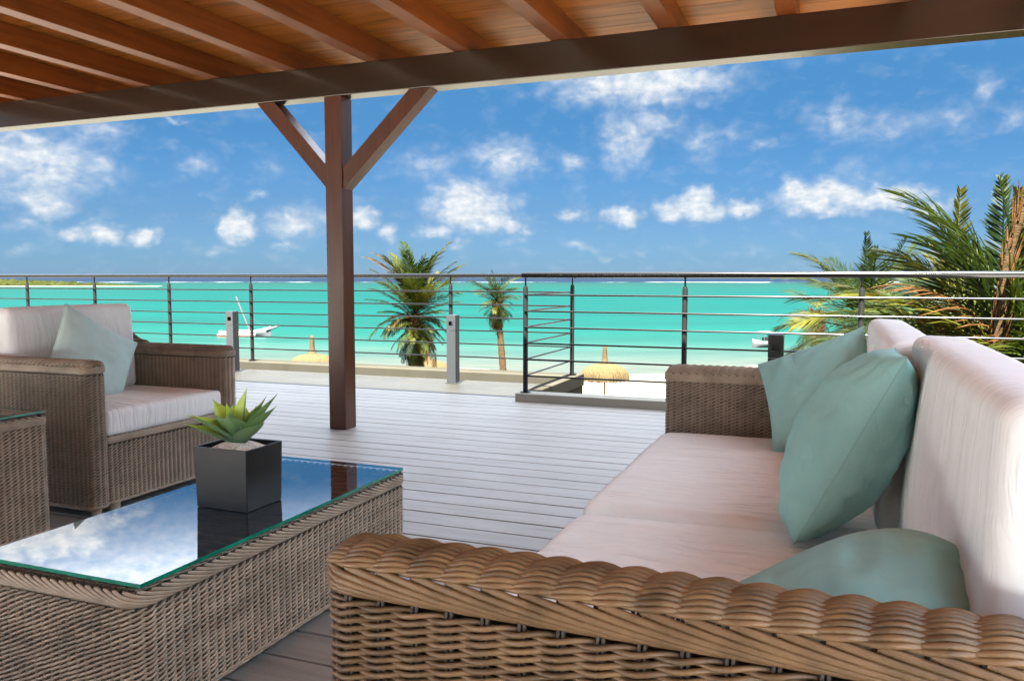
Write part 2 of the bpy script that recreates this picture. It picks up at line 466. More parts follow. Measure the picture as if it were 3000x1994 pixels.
def make_sea():
    m = bpy.data.materials.new('lagoon_water'); m.use_nodes = True
    t = NT(m.node_tree); b = t.n['Principled BSDF']
    tcn = t.new('ShaderNodeTexCoord')
    sp = t.new('ShaderNodeSeparateXYZ'); t.l.new(tcn.outputs['Object'], sp.inputs[0])
    wob = t.noise(t.vmath('MULTIPLY', tcn.outputs['Object'], (0.010, 0.012, 0)), 1.0, 5, 0.55).outputs['Fac']
    lg = t.math('LOGARITHM', t.math('MAXIMUM', sp.outputs[1], 20.0), 10.0)
    lg = t.math('ADD', lg, t.math('MULTIPLY', t.math('SUBTRACT', wob, 0.5), 0.16))
    fac = t.maprange(lg, math.log10(60), math.log10(2500))
    def P(d): return (math.log10(d) - math.log10(60)) / (math.log10(2500) - math.log10(60))
    g = SEA_G
    def c(r, gg, bb): return tuple(g * ((x / 255) ** 2.2) for x in (r, gg, bb))
    col = t.ramp(fac, [(P(66), c(245, 245, 222)), (P(76), c(195, 240, 218)), (P(88), c(118, 226, 200)), (P(108), c(66, 214, 190)),
                       (P(150), c(35, 206, 186)), (P(230), c(8, 198, 180)), (P(380), c(8, 194, 176)), (P(560), c(45, 190, 165)),
                       (P(800), c(72, 176, 152)), (P(1080), c(70, 160, 150)), (P(1300), c(66, 88, 150)), (P(2400), c(60, 80, 140))])
    # patches of seabed: streaks running along the shore
    st = t.noise(t.vmath('MULTIPLY', tcn.outputs['Object'], (0.006, 0.05, 0)), 1.0, 6, 0.6).outputs['Fac']
    col = t.mix(t.maprange(st, 0.42, 0.72, 0, 0.6), col, tuple(x * g for x in (0.05, 0.36, 0.30)) + (1,))
    rp = t.noise(t.vmath('MULTIPLY', tcn.outputs['Object'], (0.25, 1.3, 0)), 1.0, 4, 0.6).outputs['Fac']
    col = t.mix(t.maprange(rp, 0.42, 0.7, 0, 0.9), col, t.mix(1.0, col, (0.5, 0.82, 0.86, 1), 'MULTIPLY'))
    # breakers on the reef
    br = t.noise(t.vmath('MULTIPLY', tcn.outputs['Object'], (0.010, 0.004, 0)), 1.0, 6, 0.7).outputs['Fac']
    bd = t.math('SUBTRACT', 1.0, t.math('MULTIPLY', t.math('ABSOLUTE', t.math('SUBTRACT', sp.outputs[1], t.math('MULTIPLY_ADD', wob, 160.0, 1120.0))), 1 / 55.0), clamp=True)
    foam = t.math('MULTIPLY', t.maprange(bd, 0.1, 0.5), t.maprange(br, 0.50, 0.60))
    # thin lace of foam where the water meets the sand
    col = t.mix(foam, col, (0.25, 0.26, 0.265, 1))
    t.put(b.inputs['Base Color'], col)
    b.inputs['Roughness'].default_value = 0.42
    b.inputs['Specular IOR Level'].default_value = 0.01
    nz = t.noise(t.vmath('MULTIPLY', tcn.outputs['Object'], (0.5, 1.5, 1)), 1.0, 5, 0.6)
    bp = t.new('ShaderNodeBump'); bp.inputs['Strength'].default_value = 0.35; bp.inputs['Distance'].default_value = 0.25
    t.l.new(nz.outputs['Fac'], bp.inputs['Height']); t.l.new(bp.outputs[0], b.inputs['Normal'])
    V = []; F = []
    ys = [60, 90, 150, 300, 800, 2500, 9000, 30000]
    for y in ys:
        for x in (-1.6 * y - 150, 1.6 * y + 150):
            V.append((x, y, 0))
    for i in range(len(ys) - 1):
        F.append((2 * i, 2 * i + 1, 2 * i + 3, 2 * i + 2))
    # the sea goes on round the sides and behind
    o = link('sea', mesh('sea', V, F, m, smooth=False), kind='structure')
    o.location = (0, 0, SEA_Z)
    o.rotation_euler = (0, 0, YAW)
SEA_G = 0.042
make_sea()

# land behind the house so that the ground goes on out of the picture
link('ground', mesh('ground', [(-400, -400, BEACH_Z - 0.3), (400, -400, BEACH_Z - 0.3), (400, 60, BEACH_Z - 0.3), (-400, 60, BEACH_Z - 0.3)], [(0, 1, 2, 3)], M_sand, False), kind='structure')

def make_island():
    M_isl = mat('island_scrub', (0.013, 0.015, 0.0030), 0.95, var=0.4, nscale=0.06, coord='World', dark=(0.004, 0.006, 0.0015), spec=0.03)
    t = NT(M_isl.node_tree)
    V = []; F = []
    nx, ny = 150, 14
    # long low point of land, tapering to the right
    for i in range(nx + 1):
        u = i / nx
        along = -880 + u * 595
        env = min(1.0, (1 - u) * 3.2 + 0.02) ** 0.8
        for j in range(ny + 1):
            vv = j / ny
            wd = 150 * env + 6
            d = 640 + (vv - 0.0) * wd + 8 * noise.noise(Vector((u * 9, 0, 1)))
            prof = math.sin(PI * min(1, vv * 1.0)) ** 0.5 if 0 < vv < 1 else 0
            h = prof * env * 5.6 * (0.72 + 0.34 * noise.fractal(Vector((u * 26, vv * 6, 0)), 1.0, 2.0, 4))
            p = FD * d + RD * along
            V.append((p.x, p.y, SEA_Z - 0.05 + max(0, h)))
    m_ = ny + 1
    for i in range(nx):
        for j in range(ny):
            F.append((i * m_ + j, (i + 1) * m_ + j, (i + 1) * m_ + j + 1, i * m_ + j + 1))
    link('island_hill', mesh('island_hill', V, F, M_isl), kind='structure')
    # sandy rim
    V = []; F = []
    for i in range(nx + 1):
        u = i / nx
        along = -890 + u * 615
        env = min(1.0, (1 - u) * 3.2 + 0.02) ** 0.8
        for (d, z) in ((634 - 3 * env, 0.03), (642, 0.45)):
            p = FD * d + RD * along
            V.append((p.x, p.y, SEA_Z + z))
    for i in range(nx):
        F.append((2 * i, 2 * i + 2, 2 * i + 3, 2 * i + 1))
    link('island_beach', mesh('island_beach', V, F, M_sand), kind='structure')
    # scrub: bushy clumps along the point
    V = []; F = []
    for k in range(1500):
        u = random.random() ** 0.9
        env = min(1.0, (1 - u) * 3.2 + 0.02) ** 0.8
        along = -880 + u * 595
        d = 642 + random.random() * 100 * env
        h = 5.6 * env * (0.55 + 0.35 * random.random()) * min(1, 0.35 + (d - 642) / 40)
        r = (1.8 + 3.6 * random.random()) * (0.4 + 0.6 * env)
        p = FD * d + RD * along
        base = len(V)
        for a in range(5):
            an = a * 2 * PI / 5 + random.random()
            V.append((p.x + r * math.cos(an), p.y + r * math.sin(an), SEA_Z + h - r * 0.2))
        V.append((p.x, p.y, SEA_Z + h + r * 0.42))
        for a in range(5):
            F.append((base + a, base + (a + 1) % 5, base + 5))
    link('island_scrub', mesh('island_scrub', V, F, M_isl, False), kind='stuff', label='low olive green scrub covering the far point of land', cat='scrub')
make_island()

# ------------------------------------------------------------------ SETTING: terrace block, kerbs, deck
TW = empty('terrace', (0, 0, 0), kind='structure')
V = [(-14, -9), (5, -9), (5, 6.49), (-2.345, 6.49), (-2.345, 7.93), (-14, 7.93)]
me_v = [(x, y, z) for z in (-6.4, -0.055) for (x, y) in V]
me_f = [tuple(range(5, -1, -1)), tuple(range(6, 12))] + [(i, (i + 1) % 6, 6 + (i + 1) % 6, 6 + i) for i in range(6)]
link('terrace_wall', mesh('terrace_wall', me_v, me_f, M_concrete, False), TW, kind='structure')
link('deck_underlay', mesh('deck_underlay', [(-13.9, -2.6, -0.045), (4.9, -2.6, -0.045), (4.9, 6.37, -0.045), (-2.48, 6.37, -0.045), (-2.48, 7.66, -0.045), (-13.9, 7.66, -0.045)],
     [(0, 1, 2, 3, 4, 5)], M_under, False), TW, kind='structure')
box('rear_bounce_floor', -14, 5, -9, -2.6, -0.054, -0.002, M_paving, TW, kind='structure')  # unseen floor behind the camera, added pale to bounce sunlight

KZ = 0.072
near_kerb = box('kerb', -2.478, 4.9, 6.372, 6.55, -0.05, KZ, M_kerbshade, TW, bev=0.006)
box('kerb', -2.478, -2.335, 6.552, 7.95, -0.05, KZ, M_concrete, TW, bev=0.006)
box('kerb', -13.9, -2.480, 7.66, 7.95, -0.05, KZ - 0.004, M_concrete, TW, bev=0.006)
# little block where the return kerb meets the near kerb
box('kerb_block', -2.30, -2.17, 6.552, 6.66, -0.05, KZ - 0.03, M_concrete, TW, bev=0.004)

DK = empty('deck', (0, 0, 0), kind='structure')
PITCH = 0.155
def deck_board(x0, x1, yc, wdt, m):
    key = (round(x0, 2), round(x1, 2), round(wdt, 3), m.name)
    if key not in deck_cache:
        deck_cache[key] = box_mesh('deck_board', x0, x1, -wdt / 2, wdt / 2, -0.028, 0.0, m, bev=0.003)
    o = link('deck_board', deck_cache[key], DK)
    o.location = (0, yc, random.uniform(-0.0006, 0.0006))
deck_cache = {}
for k in range(-27, 40):
    y0 = 1.648 + PITCH * k
    yc = y0 + PITCH / 2
    wd = PITCH - 0.009
    if yc + wd / 2 < 6.36:
        deck_board(-13.8, 4.8, yc, wd, M_deck)
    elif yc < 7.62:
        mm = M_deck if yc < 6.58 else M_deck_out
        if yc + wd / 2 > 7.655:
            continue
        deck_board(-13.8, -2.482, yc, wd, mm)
deck_board(-2.478, 4.8, (6.303 + 6.368) / 2, 0.062, M_deck)

# ------------------------------------------------------------------ timber roof
BY0, BY1, BZ0, BZ1 = 4.745, 4.882, 2.262, 2.462
ROOF = empty('timber_roof', (-3.167, 4.813, 0), label='red brown timber terrace roof with rafters, one post and two braces', cat='roof')
def rel(o, root=None):
    """parent keeping world coordinates"""
    root = root or ROOF
    o.parent = root
    o.matrix_parent_inverse = Matrix.Translation(root.location).inverted()
    return o
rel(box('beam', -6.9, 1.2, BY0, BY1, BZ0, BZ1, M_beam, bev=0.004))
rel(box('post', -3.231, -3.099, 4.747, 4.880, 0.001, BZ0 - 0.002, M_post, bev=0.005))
def brace(xa, za, xb, zb, th=0.105):
    # sloping timber in the plane of the beam; (xa,za) foot on the post, (xb,zb) head under the beam; lower edge line
    d = Vector((xb - xa, 0, zb - za)); L = d.length; d.normalize()
    n = Vector((-d.z, 0, d.x))
    if n.z < 0: n = -n
    V = []
    for y in (BY0 + 0.012, BY1 - 0.012):
        a0 = Vector((xa, y, za)); b0 = Vector((xb, y, zb))
        # cut ends: vertical at the post, horizontal under the beam
        a1 = Vector((xa, y, za + th / abs(d.x)))
        b1 = Vector((xb - math.copysign(th / abs(d.z), d.x), y, zb))
        V += [a0, b0, b1, a1]
    F = [(0, 1, 2, 3), (7, 6, 5, 4), (0, 4, 5, 1), (1, 5, 6, 2), (2, 6, 7, 3), (3, 7, 4, 0)]
    return rel(link('brace', mesh('brace', V, F, M_post, False)))
brace(-3.2335, 1.660, -3.79, BZ0 - 0.002)
brace(-3.0965, 1.645, -2.435, BZ0 - 0.002)
CZ = 2.60
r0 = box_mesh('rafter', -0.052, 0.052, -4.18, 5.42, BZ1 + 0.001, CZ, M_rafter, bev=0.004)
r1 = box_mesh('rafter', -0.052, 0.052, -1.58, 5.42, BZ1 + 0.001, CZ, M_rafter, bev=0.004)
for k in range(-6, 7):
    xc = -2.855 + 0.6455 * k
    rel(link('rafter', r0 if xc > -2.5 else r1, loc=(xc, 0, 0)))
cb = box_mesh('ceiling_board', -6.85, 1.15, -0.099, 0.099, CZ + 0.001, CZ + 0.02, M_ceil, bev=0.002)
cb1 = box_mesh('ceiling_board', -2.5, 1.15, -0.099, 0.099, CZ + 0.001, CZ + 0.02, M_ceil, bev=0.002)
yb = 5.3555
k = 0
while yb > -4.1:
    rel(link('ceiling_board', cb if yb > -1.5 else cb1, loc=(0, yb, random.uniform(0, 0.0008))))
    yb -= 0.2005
rel(box('roof_covering', -6.9, 1.2, -1.6, 5.455, CZ + 0.024, CZ + 0.06, M_rooftop))  # unseen ends cut short and back left opened to admit fill light
rel(box('roof_covering', -2.55, 1.2, -4.2, -1.602, CZ + 0.024, CZ + 0.06, M_rooftop))
rel(box('fascia', -6.9, 1.2, 5.456, 5.478, CZ - 0.05, CZ + 0.07, M_beam, bev=0.003))

box('added_back_wall', -2.55, 1.2, -4.45, -4.21, 0.0, CZ + 0.02, M_backwall, kind='structure')  # unseen wall added behind the camera to hold off back light

# ------------------------------------------------------------------ railings
def railing(label, posts, y, end_ret=None, top_r=0.021, zt=1.068, x_top=None, bars=(0.218, 0.357, 0.495, 0.630, 0.765, 0.902), br=0.0075, mbar=None):
    root = empty('railing', (posts[0][0], posts[0][1], KZ), label=label, cat='railing')
    base = Vector((posts[0][0], posts[0][1], KZ))
    def put(o):
        o.parent = root
        o.matrix_parent_inverse = Matrix.Translation(base).inverted()
        return o
    for (x, yy) in posts:
        a = Acc()
        a.tube([(x, yy, KZ + 0.005), (x, yy, 0.95), (x, yy, 0.975)], [0.021, 0.021, 0.017], 14)
        p = put(a.build('post', M_rpost))
        a = Acc(); a.tube([(x, yy, 0.976), (x, yy, zt - top_r)], 0.008, 8)
        put(a.build('spigot', M_bar))
        a = Acc(); a.tube([(x, yy, KZ - 0.003), (x, yy, KZ + 0.008)], 0.045, 16)
        a.tube([(x, yy, KZ + 0.0075), (x, yy, KZ + 0.0085)], [0.045, 0.001], 16)
        put(a.build('base_plate', M_bar))
    xs = [p[0] for p in posts]
    x0, x1 = min(xs), max(xs)
    a = Acc(); a.tube([(x0 - 0.03, y, zt), (x1 + 0.02, y, zt)], top_r, 16); put(a.build('top_rail', M_toprail))
    for z in bars:
        a = Acc()
        a.tube([(x0 - 0.0, y - 0.024, z), (x1, y - 0.024, z)], br, 10)
        put(a.build('bar', mbar or M_bar))
    if end_ret:
        (xa, ya, yb_) = end_ret
        a = Acc(); a.tube([(xa, ya, zt), (xa, yb_, zt)], top_r * 0.9, 16); put(a.build('top_rail', M_toprail))
        for z in bars:
            a = Acc(); a.tube([(xa, ya, z), (xa, yb_, z)], br, 10); put(a.build('bar', mbar or M_bar))
    return root
railing('long steel bar railing along the far kerb behind the armchair and bollards',
        [(x, 7.77) for x in (-12.52, -11.26, -10.02, -8.81, -7.58, -6.345, -5.05, -3.752, -2.41)], 7.77)
railing('nearer steel bar railing on the kerb behind the sofa, with a short return',
        [(-2.41, 6.44), (-1.075, 6.44), (0.199, 6.44), (1.48, 6.44), (2.76, 6.44), (4.05, 6.44)], 6.44, end_ret=(-2.41, 6.44, 7.75), top_r=0.024, zt=1.068)

# ------------------------------------------------------------------ bollard lights
def bollard(x, y, h, m, label, wdt=0.096, dark=False):
    root = empty('bollard_light', (x, y, 0), label=label, cat='bollard light', group='square bollard lights on the deck')
    hw = wdt / 2
    box('base_plate', -hw - 0.012, hw + 0.012, -hw - 0.012, hw + 0.03, 0.001, 0.007, m, root, bev=0.001)
    box('body', -hw, hw, -hw, hw, 0.008, h - 0.155, m, root, bev=0.002)
    # head: a frame round the recessed lamp window
    import bmesh
    z0, z1 = h - 0.151, h
    wz0, wz1 = h - 0.105, h - 0.060
    ww = hw * 0.52
    head = Acc()
    me = box_mesh('head', -hw, hw, -hw, hw, z0, z1, m)
    bm = bmesh.new(); bm.from_mesh(me)
    f = [f for f in bm.faces if f.normal.y < -0.9][0]
    r = bmesh.ops.inset_region(bm, faces=[f], thickness=0.0001)
    for v in f.verts:
        v.co.x = ww * (1 if v.co.x > 0 else -1)
        v.co.z = wz1 if v.co.z > (z0 + z1) / 2 else wz0
    e = bmesh.ops.extrude_discrete_faces(bm, faces=[f])['faces'][0]
    for v in e.verts:
        v.co.y += 0.05
    bm.to_mesh(me); bm.free()
    link('head', me, root)
    box('lamp_lens', -ww + 0.001, ww - 0.001, -hw + 0.032, -hw + 0.045, wz0 + 0.001, wz1 - 0.001, M_black, root)
    return root
bollard(-3.497, 7.29, 0.676, M_alu, 'grey square bollard light between the small palm and the timber post, on the far deck')
bollard(-6.22, 7.29, 0.672, M_alu, 'grey square bollard light just behind the arm of the armchair')
bollard(-0.335, 5.60, 0.676, M_black, 'square bollard light with its shade painted black, beyond the far arm of the sofa')  # same kind as the grey ones; its shade is put into the colour

# ------------------------------------------------------------------ WICKER
def rrect(x0, x1, y0, y1, r, ds=0.006):
    """closed rounded rectangle sampled by arc length; returns pos(N,2), nrm(N,2), length"""
    pts = []; nr = []
    segs = [((x0 + r, y0), (x1 - r, y0), (0, -1)), ((x1, y0 + r), (x1, y1 - r), (1, 0)), ((x1 - r, y1), (x0 + r, y1), (0, 1)), ((x0, y1 - r), (x0, y0 + r), (-1, 0))]
    cens = [(x1 - r, y0 + r, -PI / 2), (x1 - r, y1 - r, 0), (x0 + r, y1 - r, PI / 2), (x0 + r, y0 + r, PI)]
    for (a, b, n), (cx, cy, a0) in zip(segs, cens):
        L = math.hypot(b[0] - a[0], b[1] - a[1]); k = max(2, int(L / ds))
        for i in range(k):
            t = i / k
            pts.append((a[0] + (b[0] - a[0]) * t, a[1] + (b[1] - a[1]) * t)); nr.append(n)
        k = max(4, int(r * PI / 2 / ds))
        for i in range(k):
            an = a0 + (PI / 2) * i / k
            pts.append((cx + r * math.cos(an), cy + r * math.sin(an))); nr.append((math.cos(an), math.sin(an)))
    P = np.array(pts); N = np.array(nr)
    d = np.linalg.norm(np.roll(P, -1, 0) - P, axis=1)
    s = np.concatenate([[0], np.cumsum(d)])
    return P, N, s
def sampler(P, N, s):
    L = s[-1]
    PX = np.vstack([P, P[:1]]); NX = np.vstack([N, N[:1]])
    def f(u):
        u = np.mod(u, L)
        p = np.stack([np.interp(u, s, PX[:, 0]), np.interp(u, s, PX[:, 1])], 1)
        n = np.stack([np.interp(u, s, NX[:, 0]), np.interp(u, s, NX[:, 1])], 1)
        n /= np.linalg.norm(n, axis=1, keepdims=True)
        return p, n
    return f, L
def weave_loop(parent, x0, x1, y0, y1, z0, z1, r, s, pitch, rad, m, name='wicker_strand', separate=False, samp=3, A=None, umin=None, umax=None, band=0.0, stuffname='wicker_weave', sides=5, vk=0.44):
    P, N, sv = rrect(x0, x1, y0, y1, r)
    f, L = sampler(P, N, sv)
    ns = int(round(L / s / 2)) * 2
    s = L / ns
    A = A or rad * 1.15
    acc = Acc()
    rows = int((z1 - z0 - band) / pitch)
    objs = []
    for j in range(rows):
        zc = z0 + (j + 0.5) * pitch
        lo = 0.5 + random.uniform(-0.1, 0.1)
        for k in (0, 1):
            u = np.arange(0, ns * samp * 2) * (s / (samp * 2))
            if sides < 6: u = np.arange(0, ns * samp) * (s / samp)
            ph = PI * u / s + k * PI
            p, n = f(u)
            off = A * np.cos(ph) + rng.normal(0, rad * 0.05, len(u))
            zz = zc + pitch * vk * np.sin(ph) + rng.normal(0, pitch * 0.02) + pitch * 0.10 * np.sin(u * 9 + j)
            Q = np.column_stack([p[:, 0] + n[:, 0] * off, p[:, 1] + n[:, 1] * off, zz])
            rr = rad * (1 + random.uniform(-0.06, 0.06))
            if separate:
                a = Acc(); a.tube(Q, rr, sides, closed=True, ref=(0, 0, 1))
                objs.append(a.build(name, m, parent))
            else:
                acc.tube(Q, rr, sides, closed=True, ref=(0, 0, 1))
    st = Acc()
    for i in range(ns):
        for dd in (-0.55, 0.55):
            u = np.array([i * s + dd * rad * 1.6])
            p, n = f(u)
            st.tube([(p[0, 0], p[0, 1], z0 - 0.004), (p[0, 0], p[0, 1], (z0 + z1) / 2), (p[0, 0], p[0, 1], z1 + 0.002)], rad * 0.75, 5)
    st.build('wicker_stakes', M_stake, parent, kind='stuff')
    # plaited border along the top: long strands that lie over several stakes
    if band > 0:
        bacc = Acc()
        for i in range(ns):
            for q in (0.0, 0.20):
                t = np.linspace(0, 1, 14)
                u = (i + q) * s + t * s * 4.7
                p, n = f(u)
                off = A * 0.5 + rad * 1.2 * np.sin(PI * t) ** 0.7 + rad * 0.5 * (1 - t)
                zz = z1 + rad * 0.4 - band * (1 - (1 - t) ** 1.5)
                Q = np.column_stack([p[:, 0] + n[:, 0] * off, p[:, 1] + n[:, 1] * off, zz])
                bacc.tube(Q, rad * 1.04, sides, ref=(0, 0, 1))
        bacc.build('wicker_border', m, parent, kind='stuff')
        # bottom edging
        for j in range(2):
            u = np.arange(0, ns * 2) * (s / 2)
            p, n = f(u)
            off = A + rad * 0.4 * np.cos(PI * u / s + j * PI)
            Q = np.column_stack([p[:, 0] + n[:, 0] * off, p[:, 1] + n[:, 1] * off, np.full(len(u), z0 - 0.003 + j * rad * 1.6)])
            acc.tube(Q, rad * 1.05, sides, closed=True, ref=(0, 0, 1))
    if acc.V:
        acc.build(stuffname, m, parent, kind='stuff')
    return f, L, s, ns

def weave_cap(parent, ax, a0, a1, b0, b1, zb, h, s, pitch, rad, m, separate=False, sides=5, samp=3, phase=0.0, A=None, endr=0.03, name='wicker_strand', dip=None):
    """rolled top of an arm: strands run along axis ax ('x' or 'y') from a0 to a1; the roll spans b0..b1 and rises h above zb"""
    A = A or rad * 1.6
    arcL = PI * math.sqrt(((b1 - b0) ** 2 / 4 + h * h) / 2)
    rows = max(3, int(arcL / pitch))
    acc = Acc()
    nst = int(round((a1 - a0) / s))
    s = (a1 - a0) / nst
    bc = (b0 + b1) / 2; hb = (b1 - b0) / 2
    for j in range(rows):
        th = PI * (j + 0.5) / rows
        cy, sz = -math.cos(th), math.sin(th)
        nb = cy / hb; nz = sz / h
        l = math.hypot(nb, nz); nb /= l; nz /= l
        t = np.linspace(0, 1, nst * samp + 1)
        u = a0 + (a1 - a0) * t
        for k in (0, 1):
            ph = PI * (u - a0) / s + k * PI + phase - 0.10 * j
            off = A * np.cos(ph)
            off = np.where(off < 0, off * 0.55, off)
            de0 = np.clip((u - a0) / endr, 0, 1); de1 = np.clip((a1 - u) / endr, 0, 1)
            ee = np.sqrt(1 - (1 - de0) ** 2) * np.sqrt(1 - (1 - de1) ** 2)
            ee = 0.15 + 0.85 * ee
            bb = bc + (hb * cy) * (0.6 + 0.4 * ee) + nb * off + 0
            zz = zb + (h * sz) * ee + nz * off * ee + pitch * 0.25 * np.sin(ph) * abs(cy)
            if ax == 'x': bb = bb + pitch * 0.28 * np.sin(ph) * sz
            else: bb = bb + pitch * 0.28 * np.sin(ph) * sz
            if dip is not None: zz = zz + dip(u)
            Q = np.column_stack([u, bb, zz]) if ax == 'x' else np.column_stack([bb, u, zz])
            if separate:
                a = Acc(); a.tube(Q, rad, sides, ref=(0, 0, 1) if abs(cy) > 0.7 else ((0, 1, 0) if ax == 'x' else (1, 0, 0)))
                a.build(name, m, parent)
            else:
                acc.tube(Q, rad, sides, ref=(0, 0, 1) if abs(cy) > 0.7 else ((0, 1, 0) if ax == 'x' else (1, 0, 0)))
    if acc.V:
        acc.build('wicker_weave', m, parent, kind='stuff')

def legs(parent, pts, h, m=M_wicker, r=0.024):
    for (x, y) in pts:
        a = Acc(); a.tube([(x, y, 0.002), (x, y, h * 0.5), (x, y, h)], [r * 0.9, r, r], 14)
        o = a.build('leg', m, parent)

# ------------------------------------------------------------------ soft furnishings
def cushion_mesh(name, hx, hy, hz, r, m, puff=(0, 0, 0.012), n=(40, 40, 8), wr=0.0, wdir='x', seed=0, wscale=1.0, corner=0.0):
    """rounded box with puffed faces and wrinkles; +-hx,hy,hz half sizes"""
    V = []; F = []; idx = {}
    nx, ny, nz = n
    def vert(i, j, k):
        key = (i, j, k)
        if key in idx: return idx[key]
        def sp(a, nn):   # denser near the edges
            t = 2 * a / nn - 1
            return math.copysign(1 - (1 - abs(t)) ** 1.25, t)
        p = Vector((sp(i, nx) * hx, sp(j, ny) * hy, sp(k, nz) * hz))
        q = Vector((max(-hx + r, min(hx - r, p.x)), max(-hy + r, min(hy - r, p.y)), max(-hz + r, min(hz - r, p.z))))
        d = p - q
        if d.length > 1e-9:
            d.normalize()
            p = q + d * r
            nrm = d
        else:
            nrm = Vector((0, 0, 1))
        a, b, c = p.x / hx, p.y / hy, p.z / hz
        fx = max(0, (1 - b * b)) * max(0, (1 - c * c)); fy = max(0, (1 - a * a)) * max(0, (1 - c * c)); fz = max(0, (1 - a * a)) ** 0.6 * max(0, (1 - b * b)) ** 0.6
        p.x += puff[0] * fx * a; p.y += puff[1] * fy * b; p.z += puff[2] * fz * c
        if wr > 0:
            if wdir == 'x':
                w_ = noise.fractal(Vector((p.x * 1.6 * wscale + seed, p.y * 17 * wscale + 1.5 * noise.noise(Vector((p.x * 4, p.y * 3, seed))), p.z * 9)), 0.9, 2.1, 4)
            elif wdir == 'y':
                w_ = noise.fractal(Vector((p.x * 17 * wscale, p.y * 1.6 * wscale + seed, p.z * 9)), 0.9, 2.1, 4)
            else:
                w_ = noise.fractal(Vector((p.x * 7 + seed, p.y * 16 * wscale + 1.2 * noise.noise(Vector((p.z * 5, p.y * 3, seed))), p.z * 1.8)), 0.9, 2.1, 4)
            w2 = noise.noise(Vector((p.x * 3.5 + seed, p.y * 3.5, p.z * 3.5)))
            em = min(1.0, 0.25 + 3.0 * min(1 - abs(a) if abs(a) < 0.999 else 0, 1 - abs(b) if abs(b) < 0.999 else 0)) if wdir == 'x' else min(1.0, 0.2 + 3.0 * min(max(0, 1 - abs(b)), max(0, 1 - abs(c))))
            p += nrm * (wr * w_ + wr * 0.6 * w2) * em
        idx[key] = len(V)
        V.append(p)
        return idx[key]
    for i in range(nx):
        for j in range(ny):
            F.append((vert(i, j, nz), vert(i + 1, j, nz), vert(i + 1, j + 1, nz), vert(i, j + 1, nz)))
            F.append((vert(i, j, 0), vert(i, j + 1, 0), vert(i + 1, j + 1, 0), vert(i + 1, j, 0)))
    for i in range(nx):
        for k in range(nz):
            F.append((vert(i, 0, k), vert(i + 1, 0, k), vert(i + 1, 0, k + 1), vert(i, 0, k + 1)))
            F.append((vert(i, ny, k), vert(i, ny, k + 1), vert(i + 1, ny, k + 1), vert(i + 1, ny, k)))
    for j in range(ny):
        for k in range(nz):
            F.append((vert(0, j, k), vert(0, j, k + 1), vert(0, j + 1, k + 1), vert(0, j + 1, k)))
            F.append((vert(nx, j, k), vert(nx, j + 1, k), vert(nx, j + 1, k + 1), vert(nx, j, k + 1)))
    return mesh(name, V, F, m)

def pillow(TL, TR, BL, thick, m, label, seed=0, pinch=0.07, arch=0.0, group='aqua scatter pillows', wr=0.011, seam_out=0.004, sag=0.0, ncol=None):
    """scatter pillow through three of its corners"""
    TL, TR, BL = map(Vector, (TL, TR, BL))
    c = (TR + BL) / 2
    u = (TR - TL) / 2; v = (TL - BL) / 2
    nrm = u.cross(v).normalized()
    n = 44
    V = []; F = []
    def P(a, b, side):
        # concave edges, pointed corners
        ee = 1 - pinch * (1 - b * b) * abs(a) ** 1.5
        ff = 1 - pinch * (1 - a * a) * abs(b) ** 1.5
        h = thick / 2 * (max(0, 1 - abs(a) ** 2.2) ** 0.55) * (max(0, 1 - abs(b) ** 2.2) ** 0.55)
        edge = min(1 - abs(a), 1 - abs(b))
        w_ = noise.fractal(Vector((a * 2.2 + seed, b * 2.2, side * 2 + seed)), 1.0, 2.0, 3)
        # pulls running in from the seams
        pull = 0
        for (px, py, nxv, nyv) in ((a, b, 1, 0), (b, a, 0, 1)):
            pull += math.exp(-((1 - abs(px)) / 0.28) ** 2) * noise.noise(Vector((py * 7 + seed * 3, px * 1.2, side + 5)))
        h = h + (wr * w_ + wr * 1.3 * pull) * min(1, edge * 6)
        h = max(h, 0.0005)
        s_ = sag * (1 - b) * 0.5
        top = Vector((0, 0, arch * (1 - a * a) * (1 + 0.95 * a) * ((b + 1) / 2) ** 1.2))
        return top + c + u * (a * ee) + v * (b * ff) + nrm * (side * h) - Vector((0, 0, s_ * (1 - a * a)))
    vid = {}
    for side in (1, -1):
        for i in range(n + 1):
            for j in range(n + 1):
                rim = i in (0, n) or j in (0, n)
                if rim and side == -1:
                    vid[(side, i, j)] = vid[(1, i, j)]
                    continue
                a = math.sin((2 * i / n - 1) * PI / 2 * 0.999) if not rim else (2 * i / n - 1)
                b = math.sin((2 * j / n - 1) * PI / 2 * 0.999)
                a = math.sin((2 * i / n - 1) * PI / 2)
                b = math.sin((2 * j / n - 1) * PI / 2)
                vid[(side, i, j)] = len(V)
                V.append(P(a, b, side))
    for side in (1, -1):
        for i in range(n):
            for j in range(n):
                q = (vid[(side, i, j)], vid[(side, i + 1, j)], vid[(side, i + 1, j + 1)], vid[(side, i, j + 1)])
                F.append(q if side == 1 else q[::-1])
    o = link('pillow', mesh('pillow', [p - c for p in V], F, m), loc=c)
    tag(o, label, 'pillow', group)
    # seam
    rim = [V[vid[(1, i, 0)]] for i in range(n)] + [V[vid[(1, n, j)]] for j in range(n)] + [V[vid[(1, i, n)]] for i in range(n, 0, -1)] + [V[vid[(1, 0, j)]] for j in range(n, 0, -1)]
    a = Acc(); a.tube([tuple(p - c) for p in rim], 0.0011, 5, closed=True, ref=tuple(nrm))
    a.build('seam', ncol or M_seam, o)
    return o

# ------------------------------------------------------------------ SOFA
sofa = empty('sofa', (0, 0, 0), label='long wicker sofa with pale cushions running away along the right side', cat='sofa')
NX0, NX1 = -0.604, 0.44
NY0, NY1 = 0.870, 0.950
def arm_core(parent, x0, x1, y0, y1, z0, z1, m=M_stake):
    pass
